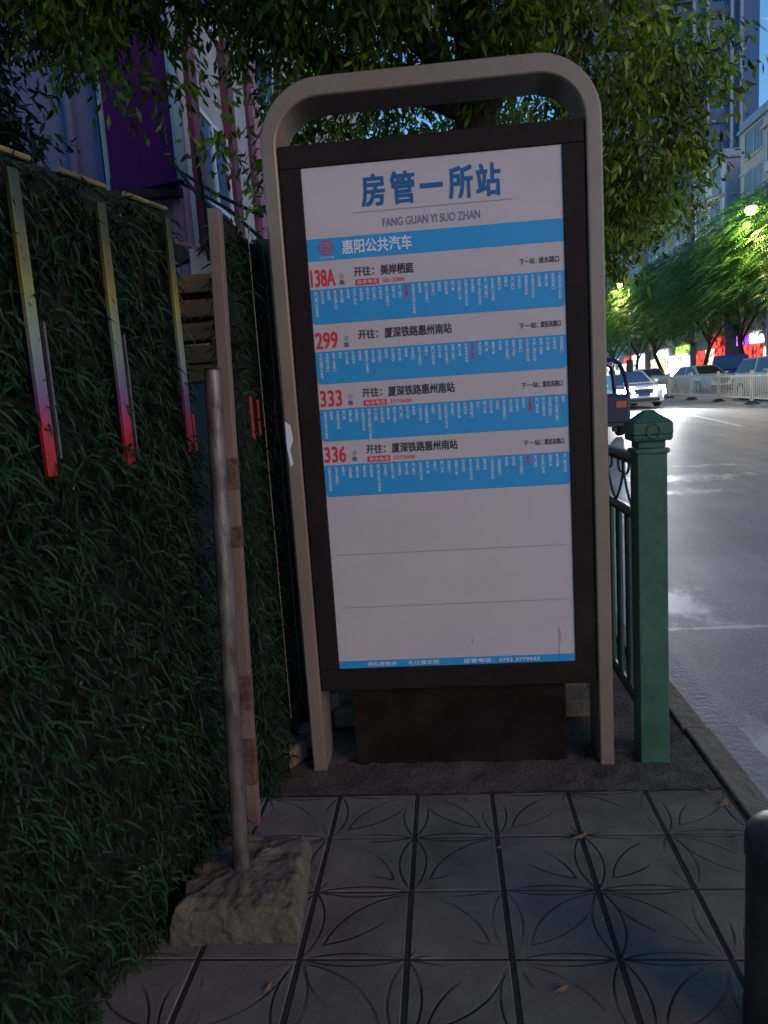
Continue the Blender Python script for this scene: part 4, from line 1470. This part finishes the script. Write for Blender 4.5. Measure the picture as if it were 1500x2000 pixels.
# letters on the lit red shop front
tower = thing('tower_block', (52, 160, 1.2), 'dark blue high-rise tower with pale vertical ribs rising over the apartment row', 'tower')
tw = MB().box(28, 61.0, 150, 172, 0, 110)
tw.build('wall', M['b_tower'], tower)
for x in (49.0, 51.4, 55.6, 57.3):
    MB().box(x, x + 0.55, 149.2, 149.995, 0, 110).build('rib', M['b_tower_trim'], tower)
for f in range(34):
    z = 6 + f * 3.0
    MB().box(52.2, 55.4, 149.7, 149.99, z, z + 1.5).build('window', M['b_tower_dark'], tower)
for f in range(34):
    z = 6 + f * 3.0
    MB().box(36, 48.8, 149.5, 149.99, z, z + 1.3).build('balcony_band', M['b_tower_dark'], tower)

# ------------------------------------------------------------------ median railing
MX = 11.0


def median_section(y0, y1, label):
    t = thing('median_railing', (MX, (y0 + y1) / 2, gz((y0 + y1) / 2) - 0.075), label, 'railing', 'cream railing sections along the road centre')
    zz = lambda y_: gz(y_) - 0.075
    for (z, hh) in [(0.20, .05), (0.98, .05)]:
        a, c = y0 + .05, y1 - .05
        MB().add([(MX + sx, yy, zz(yy) + z + s2) for yy in (a, c) for sx in (-.02, .02) for s2 in (0, hh)], [(0, 1, 3, 2), (4, 6, 7, 5), (0, 4, 5, 1), (2, 3, 7, 6), (0, 2, 6, 4), (1, 5, 7, 3)]).build('rail', M['cream'], t)
    n_ = int((y1 - y0) / 0.16)
    for i in range(n_):
        yy = y0 + (y1 - y0) * (i + .5) / n_
        MB().frustum(MX - .006, MX + .006, yy - .024, yy + .024, zz(yy) + .22, zz(yy) + 1.12, .002, .008).build('picket', M['cream'], t)
    MB().box(MX - .045, MX + .045, y0 - .045, y0 + .045, zz(y0) + .05, zz(y0) + 1.20).build('post', M['cream'], t, bevel=.008)
    MB().frustum(MX - .26, MX + .26, y0 - .17, y0 + .17, zz(y0), zz(y0) + .12, .16, .10).build('foot', M['feet'], t, bevel=.01)


ys = [21.0, 24.2, 27.4, 30.6, 33.8, 37.0, 40.2]
pl = ['nearest section of cream median railing, at the picture edge', 'cream median railing section right of the post with the bright edge', 'cream median railing section just left of the post with the bright edge',
      'cream median railing section beside the oncoming white car', 'cream median railing section hidden half behind the white car', 'farthest cream median railing section behind the white car']
for i in range(6):
    median_section(ys[i], ys[i + 1], pl[i])

# ------------------------------------------------------------------ vehicles (built facing -y, origin on the road)
def ring(hw, zlo, zhi, y, rb=0.12, rt=0.16, tum=0.0, n=4):
    """rounded cross-section of a car body, clockwise"""
    p = []
    for i in range(n + 1):
        a = -PI / 2 - (PI / 2) * i / n
        p.append((-hw + rb + rb * math.cos(a), y, zlo + rb + rb * math.sin(a)))
    for i in range(n + 1):
        a = PI - (PI / 2) * i / n
        p.append((-hw + tum + rt + rt * math.cos(a), y, zhi - rt + rt * math.sin(a)))
    for i in range(n + 1):
        a = PI / 2 - (PI / 2) * i / n
        p.append((hw - tum - rt + rt * math.cos(a), y, zhi - rt + rt * math.sin(a)))
    for i in range(n + 1):
        a = -(PI / 2) * i / n
        p.append((hw - rb + rb * math.cos(a), y, zlo + rb + rb * math.sin(a)))
    return p


def loft(b, rings):
    n_ = len(rings[0])
    V = [v for r_ in rings for v in r_]
    F = []
    for i in range(len(rings) - 1):
        for k_ in range(n_):
            F.append((i * n_ + k_, i * n_ + (k_ + 1) % n_, (i + 1) * n_ + (k_ + 1) % n_, (i + 1) * n_ + k_))
    F.append(tuple(range(n_)))
    F.append(tuple((len(rings) - 1) * n_ + k_ for k_ in range(n_ - 1, -1, -1)))
    b.add(V, F)


def wheel(t, x, y, r_, w=0.20):
    sg = 1 if x > 0 else -1
    h = MB().lathe([(r_ * .6, -w / 2), (r_ * .93, -w / 2), (r_, -w / 2 + .03), (r_, w / 2 - .03), (r_ * .93, w / 2), (r_ * .6, w / 2)], (x, y, r_), 22, axis='x').build('wheel', M['tyre'], t, smooth=True, local=True)
    rb = MB().lathe([(0.05, sg * (w / 2 - .01)), (r_ * .58, sg * (w / 2 - .02)), (r_ * .60, sg * (w / 2 + .004)), (r_ * .5, sg * (w / 2 + .004)), (.06, sg * (w / 2 + .002))], (x, y, r_), 18, axis='x')
    rb.build('rim', M['rim'], h, smooth=True, local=True)


def car(name, loc, label, paint, kind='sedan', lit=False, rz=0.0, cat='car', group='cars on the road'):
    t = thing(name, loc, label, cat, group, rz)
    suv = kind == 'suv'
    H, hood, belt = (1.68, 1.02, 1.06) if suv else (1.46, 0.90, 0.94)
    hw, L = (0.92, 4.6) if suv else (0.90, 4.6)
    y0 = -L / 2
    b = MB()
    st = [(y0, .60, .30, .58, .16), (y0 + .06, .72, .22, .68, .16), (y0 + .25, .84, .18, hood - .12, .15), (y0 + .7, hw, .20, hood - .04, .13), (y0 + 1.25, hw, .22, hood, .10), (y0 + 2.2, hw, .22, belt, .10), (y0 + 3.4, hw, .22, belt, .10), (y0 + 4.2, .88, .24, belt + .02, .12), (L / 2 - .08, .80, .30, belt - .06, .14), (L / 2, .70, .40, belt - .16, .14)]
    loft(b, [ring(h_, lo_, hi_, yy, .10, rt, .0) for (yy, h_, lo_, hi_, rt) in st])
    body = b.build('body', paint, t, smooth=True, local=True)
    # greenhouse
    ya, yb, yc, yd = (y0 + 1.15, y0 + 1.75, L / 2 - .55, L / 2 - .12) if suv else (y0 + 1.12, y0 + 1.95, L / 2 - 1.15, L / 2 - .42)
    gh = MB()
    bw, tw_ = .80, .62
    V = [(-bw, ya, belt - .02), (bw, ya, belt - .02), (bw, yd, belt - .02), (-bw, yd, belt - .02), (-tw_, yb, H - .03), (tw_, yb, H - .03), (tw_, yc, H - .03), (-tw_, yc, H - .03), (-tw_ + .12, yb + .2, H), (tw_ - .12, yb + .2, H), (tw_ - .12, yc - .15, H), (-tw_ + .12, yc - .15, H)]
    gh.add(V, [(0, 1, 5, 4), (1, 2, 6, 5), (2, 3, 7, 6), (3, 0, 4, 7), (4, 5, 9, 8), (5, 6, 10, 9), (6, 7, 11, 10), (7, 4, 8, 11), (8, 9, 10, 11)])
    gh.build('roof', paint, t, bevel=.03, smooth=True, local=True)

    def pane(nm, q, out):
        c = sum((Vector(p) for p in q), Vector()) / len(q)
        vs = [c + (Vector(p) - c) * 0.84 + Vector(out) for p in q]
        MB().add(vs, [tuple(range(len(vs)))]).build(nm, M['car_glass'] if lit else M['car_glass_dark'], t, local=True)
    pane('windshield', [V[0], V[1], V[5], V[4]], (0, -.020, .014))
    pane('rear_window', [V[3], V[2], V[6], V[7]], (0, .020, .014))
    for sg in (-1, 1):
        a, c, d, e_ = ((V[1], V[2], V[6], V[5]) if sg > 0 else (V[0], V[3], V[7], V[4]))
        m1, m2 = Vector(a).lerp(Vector(c), .5), Vector(e_).lerp(Vector(d), .5)
        pane('side_window', [a, m1, m2, e_], (sg * .022, 0, .008))
        pane('side_window', [m1, c, d, m2], (sg * .022, 0, .008))
        MB().box(sg * .98 - .10, sg * .98 + .10, ya + .35, ya + .50, belt, belt + .14).build('mirror', paint, t, bevel=.04, local=True)
        hl = MB()
        x_ = sg * .66
        hl.add([(x_ - sg * .30, y0 + .0, hood - .44), (x_ + sg * .20, y0 + .18, hood - .42), (x_ + sg * .23, y0 + .30, hood - .09), (x_ - sg * .27, y0 + .05, hood - .11)], [(0, 1, 2, 3)])
        hv = hl.v
        hl.add([(p[0], p[1] - .05, p[2]) for p in hv], [(0, 1, 2, 3), ])
        hl.f += [(0, 1, 5, 4), (1, 2, 6, 5), (2, 3, 7, 6), (3, 0, 4, 7)]
        hl.mi += [0] * 4
        hl.build('headlight', M['headlight'] if lit else M['rim'], t, local=True)
        MB().box(sg * .68 - .16, sg * .68 + .16, L / 2 - .06, L / 2 + .012, belt - .36, belt - .20).build('tail_light', M['print_red'], t, bevel=.02, local=True)
        for yy in (y0 + .88, L / 2 - .95):
            wheel(t, sg * (hw - .10), yy, .33 if not suv else .36)
    MB().box(-.42, .42, y0 - .012, y0 + .12, hood - .38, hood - .20).build('grille', M['plastic'], t, bevel=.02, local=True)
    MB().box(-.60, .60, y0 - .015, y0 + .10, .24, .36).build('lower_grille', M['plastic'], t, bevel=.03, local=True)
    MB().box(-.70, .70, y0 - .035, y0 + .10, .375, .41).build('bumper_strip', M['rim'], t, bevel=.008, local=True)
    MB().box(-.22, .22, y0 - .03, y0 - .014, .44, .54).build('number_plate', M['car_blue'], t, local=True)
    if lit:
        for sg in (-1, 1):
            l = bpy.data.lights.new('beam', 'SPOT')
            l.energy = 1500
            l.color = (0.92, 0.97, 1.0)
            l.spot_size = rad(58)
            l.spot_blend = 0.9
            l.shadow_soft_size = 0.10
            lo_ = bpy.data.objects.new('beam', l)
            COL.objects.link(lo_)
            lo_.parent = t
            lo_.location = (sg * .66, y0 - .10, hood - .22)
            lo_.rotation_euler = Vector((0.0, 1, .10)).to_track_quat('Z', 'Y').to_euler()
    return t


rz_ = lambda y_: gz(y_) - 0.075
wc = car('white_car', (7.45, 31.0, rz_(31)), 'white saloon car driving toward the viewer with both headlights glaring', M['car_white'], lit=True, rz=rad(4))
car('parked_car', (14.2, 42.0, rz_(42)), 'silver saloon car behind the median railing, left of the blue truck', M['car_silver'], rz=rad(8))
car('parked_car', (12.1, 45.0, rz_(45)), 'pale silver car behind the railing, close beside the oncoming white car', M['car_silver'], rz=rad(4))
car('parked_car', (13.15, 30.0, rz_(30)), 'grey-beige car behind the median railing at the picture edge', M['car_beige'], 'suv', rz=rad(5))
car('parked_car', (8.6, 43.0, rz_(43)), 'dark car following behind the oncoming white car', M['car_black'], lit=False, rz=rad(2))


def truck(loc, label, rz):
    t = thing('blue_truck', loc, label, 'truck', None, rz)
    b = MB()
    loft(b, [ring(.84, .42, 1.0, -2.3, .06, .06), ring(.88, .40, 1.06, -2.25, .08, .08), ring(.88, .40, 1.06, -0.7, .08, .08)])
    b.build('body', M['car_blue'], t, smooth=True, local=True)
    MB().frustum(-.86, .86, -2.2, -0.72, 1.05, 1.88, .10, .16).build('cab', M['car_blue'], t, bevel=.06, smooth=True, local=True)
    MB().add([(-.74, -2.205, 1.14), (.74, -2.205, 1.14), (.69, -2.09, 1.74), (-.69, -2.09, 1.74)], [(0, 1, 2, 3)]).build('windshield', M['car_glass'], t, local=True)
    for sg in (-1, 1):
        MB().add([(sg * .868, -2.0, 1.15), (sg * .868, -.95, 1.15), (sg * .80, -1.02, 1.72), (sg * .80, -1.9, 1.72)], [(0, 1, 2, 3)]).build('side_window', M['car_glass'], t, local=True)
        for yy in (-1.6, 1.3):
            wheel(t, sg * .74, yy, .34)
    bed = MB().box(-.9, .9, -.66, 2.4, .62, .72)
    for (a, c, d, e_) in [(-.9, -.86, -.66, 2.4), (.86, .9, -.66, 2.4), (-.858, .858, -.66, -.62), (-.858, .858, 2.36, 2.4)]:
        bed.box(a, c, d, e_, .722, 1.14)
    bed.build('load_bed', M['car_blue'], t, bevel=.01, local=True)
    return t


truck((16.9, 44.0, rz_(44)), 'blue flatbed truck standing behind the median railing before the red shop', rad(-35))

# navy light truck in the near lane, seen through its glass
nt = thing('cargo_tricycle', (3.45, 18.2, rz_(18.2)), 'dark navy small cab vehicle with see-through windshield, half hidden behind the bus stop arch', 'vehicle')
b = MB()
loft(b, [ring(.70, .36, .92, -1.22, .10, .08), ring(.77, .32, .97, -1.12, .10, .08), ring(.79, .32, .99, 0.1, .10, .08), ring(.77, .34, .97, .3, .10, .08)])
b.build('body', M['car_navy'], nt, smooth=True, local=True)
b = MB()
for sg in (-1, 1):
    b.tube([(sg * .74, -1.10, .95), (sg * .70, -1.00, 1.35), (sg * .60, -.86, 1.66), (sg * .50, -.78, 1.74)], .050, 8)
    b.tube([(sg * .75, .22, .95), (sg * .68, .18, 1.60), (sg * .5, .15, 1.74)], .050, 8)
b.build('cab_frame', M['car_navy'], nt, smooth=True, local=True)
MB().frustum(-.58, .58, -.92, .26, 1.70, 1.80, .10, .10).build('roof', M['car_navy'], nt, bevel=.03, local=True)
MB().add([(-.70, -1.08, .97), (.70, -1.08, .97), (.54, -.82, 1.70), (-.54, -.82, 1.70)], [(0, 1, 2, 3)]).build('windshield', M['clear'], nt, local=True)
MB().add([(-.71, .24, .97), (.71, .24, .97), (.56, .18, 1.70), (-.56, .18, 1.70)], [(0, 1, 2, 3)]).build('rear_window', M['clear'], nt, local=True)
for sg in (-1, 1):
    MB().box(sg * .80 - .07, sg * .80 + .07, -1.05, -.98, 1.45, 1.72).build('mirror', M['plastic'], nt, bevel=.02, local=True)
    MB().box(sg * .54 - .12, sg * .54 + .12, -1.245, -1.17, .66, .82).build('headlight', M['orange_lens'], nt, bevel=.02, local=True)
    wheel(nt, sg * .66, -.55, .29, .16)
    wheel(nt, sg * .66, 1.55, .29, .16)
MB().box(-.62, .62, -1.34, -1.235, .26, .34).build('bumper', M['plastic'], nt, bevel=.01, local=True)
for x in (-.40, .40):
    MB().box(x - .03, x + .03, -1.30, -1.05, .14, .258).build('bumper_bracket', M['plastic'], nt, local=True)
bb = MB().box(-.78, .78, .36, 2.2, .55, .63)
for (a, c, d, e_) in [(-.78, -.74, .36, 2.2), (.74, .78, .36, 2.2), (-.738, .738, .36, .40), (-.738, .738, 2.16, 2.2)]:
    bb.box(a, c, d, e_, .632, .92)
bb.build('load_bed', M['car_navy'], nt, local=True)

# ------------------------------------------------------------------ building behind the grass fence
FXB = -2.20
house = thing('shop_house', (-3.2, 9.0, 0), 'old street house with white and magenta pillars, blue windows and a purple panel front', 'building')
MB().box(-9.0, FXB - 0.05, 6.75, 30, -0.3, 10.5).build('wall', M['white_wall'], house)
# pillars standing along the street front: (y0, y1, material, how far they stand out)
for (ya, yb, mk, out) in [(6.58, 6.87, 'pink', .02), (6.88, 7.08, 'white_wall', .0), (7.09, 7.32, 'magenta', .05), (8.50, 8.72, 'magenta', .04), (8.73, 9.40, 'white_wall', .0), (9.42, 9.66, 'magenta', .04), (9.67, 10.1, 'pink', .02), (11.5, 11.8, 'magenta', .04), (11.82, 12.6, 'white_wall', 0)]:
    MB().box(FXB - 0.048, FXB + out, ya, yb, 0, 10.4).build('pillar', M[mk], house)
for yy in (6.64, 6.83):
    MB().box(FXB + .021, FXB + .034, yy, yy + .022, 0, 10.4).build('pillar_trim', M['white_wall'], house)
for (ya, yb) in [(7.33, 8.49), (10.12, 11.48)]:
    for (za, zb) in [(0.3, 1.6), (2.55, 4.3), (5.3, 7.1), (8.0, 9.6)]:
        w_ = MB()
        for yy in (ya + .02, (ya + yb) / 2 - .02, yb - .06):
            w_.box(FXB - .045, FXB - .005, yy, yy + .045, za, zb)
        for z_ in (za, (za + zb) / 2, zb - .045):
            w_.box(FXB - .043, FXB - .008, ya + .01, yb - .01, z_, z_ + .045)
        ww = w_.build('window', M['win_frame'], house)
        MB().box(FXB - .035, FXB - .025, ya + .02, yb - .02, za + .02, zb - .02).build('pane', M['glass_blue'], ww)
        MB().obox((FXB + .10, (ya + yb) / 2 - .1, za + .62), ((0, 1, 0), (.36, 0, -.62), (.62, 0, .36)), (.5, .66, .012)).build('open_sash', M['win_frame'], ww)
# purple and blue-grey panel front, set at a slant
PA, PB, PC = Vector((-4.9, 5.35, 0)), Vector((-2.84, 6.66, 0)), Vector((-2.30, 6.36, 0))


def slab(nm, a, c, z0, z1, th, mk, par):
    d = (c - a)
    n_ = Vector((d.y, -d.x, 0)).normalized()
    m_ = (a + c) / 2 - n_ * th / 2
    return MB().obox((m_.x, m_.y, (z0 + z1) / 2), (d, n_, (0, 0, 1)), (d.length, th, z1 - z0)).build(nm, M[mk], par)


slab('blue_panel_wall', Vector((-7.5, 6.75, 0)), Vector((-2.90, 6.72, 0)), -.2, 10.2, .12, 'wall_blue', house)
slab('purple_panel', Vector((-2.79, 6.60, 0)), Vector((-2.13, 6.385, 0)), 3.33, 10.2, .10, 'wall_purple', house)
slab('panel_trim', Vector((-2.835, 6.60, 0)), Vector((-2.795, 6.585, 0)), 3.33, 10.2, .12, 'trim_cyan', house)
slab('panel_trim', Vector((-2.125, 6.375, 0)), Vector((-2.095, 6.365, 0)), 3.30, 10.2, .10, 'trim_cyan', house)
slab('panel_seam', Vector((-2.470, 6.494, 0)), Vector((-2.464, 6.492, 0)), 3.43, 10.2, .10, 'dark', house).location += Vector((-.002, -.004, 0))
slab('panel_sill', Vector((-2.79, 6.57, 0)), Vector((-2.13, 6.35, 0)), 3.28, 3.42, .12, 'wall_purple', house)
MB().tube([(-3.13, 6.66, 0), (-3.13, 6.66, 10)], .035, 8).build('drain_pipe', M['wall_blue'], house, smooth=True)
MB().box(-2.78, -2.14, 6.45, 6.56, 3.2, 3.275).build('dark_soffit', M['dark'], house)

# things seen through the gap between the fence panels
o = MB().box(-1.55, -0.95, 3.30, 3.40, 0.9, 1.2)
lum = MB()
for i, (z, dx, mk) in enumerate([(1.93, 0, 0), (1.83, .05, 0), (1.735, -.03, 0), (1.64, .04, 0), (1.56, 0, 0)]):
    p_ = MB().box(-1.75 + dx, -0.80 + dx * .3, 3.15 + .02 * i, 3.37, z - .075, z)
    props(p_.build('timber_plank', M['timber'], bevel=.006), ['rough brown timber beam on top of the stack in the fence gap', 'second brown plank from the top in the fence gap', 'middle brown plank of the stack in the fence gap', 'fourth brown plank from the top in the fence gap', 'lowest brown plank in the fence gap, on the tarpaulin heap'][i], 'plank', 'planks stacked in the fence gap')
rs = MB()
loft(rs, [[(x * s_, yy, z) for (x, _, z) in ring(.5, -.05, 1.475, 0, .1, .2)] for s_, yy in [(.7, 3.06), (1, 3.10), (1, 3.6), (.7, 3.65)]])
rs.v = [(x - 1.25, y_, z) for x, y_, z in rs.v]
props(rs.build('tarpaulin_heap', M['tarp'], smooth=True), 'dark grey-blue tarpaulin covered heap behind the round steel pipe', 'tarpaulin')
aw = thing('shop_awning', (-1.9, 5.6, 2.4), 'small pale pink awning roof seen in the gap of the fence', 'awning')
MB().add([(-2.19, 4.9, 2.62), (-2.19, 6.2, 2.62), (-1.58, 6.2, 2.42), (-1.58, 4.9, 2.42), (-2.19, 4.9, 2.65), (-2.19, 6.2, 2.65), (-1.58, 6.2, 2.45), (-1.58, 4.9, 2.45)], [(0, 1, 2, 3), (4, 5, 6, 7), (0, 1, 5, 4), (1, 2, 6, 5), (2, 3, 7, 6), (3, 0, 4, 7)]).build('roof_sheet', M['pink'], aw)
MB().box(-1.60, -1.575, 4.9, 6.2, 2.20, 2.415).build('valance', M['white_wall'], aw)
for yy in (5.1, 5.6, 6.1):
    MB().tube([(-2.19, yy, 2.2), (-1.62, yy, 2.40)], .012, 6).build('strut', M['dark'], aw)
wr = [[(-2.2, 6.5, 3.45), (-1.7, 6.0, 3.05), (-1.25, 5.6, 2.75)], [(-2.2, 6.6, 3.36), (-1.6, 6.0, 2.92), (-1.2, 5.6, 2.52)], [(-2.2, 6.45, 3.5), (-1.75, 5.8, 2.95), (-1.32, 5.2, 2.55)], [(-1.52, 5.0, 3.05), (-1.50, 5.0, 2.7), (-1.5, 5.0, 2.35)]]
lbl = ['black cable sagging highest from the purple panel into the fence gap', 'black cable sagging lowest from the house into the fence gap', 'black cable crossing the others under the purple panel', 'short black cable hanging straight down in the fence gap']
for p_, lb in zip(wr, lbl):
    props(MB().tube(p_, .014, 6).build('cable', M['dark'], smooth=True), lb, 'cable', 'cables behind the grass fence')
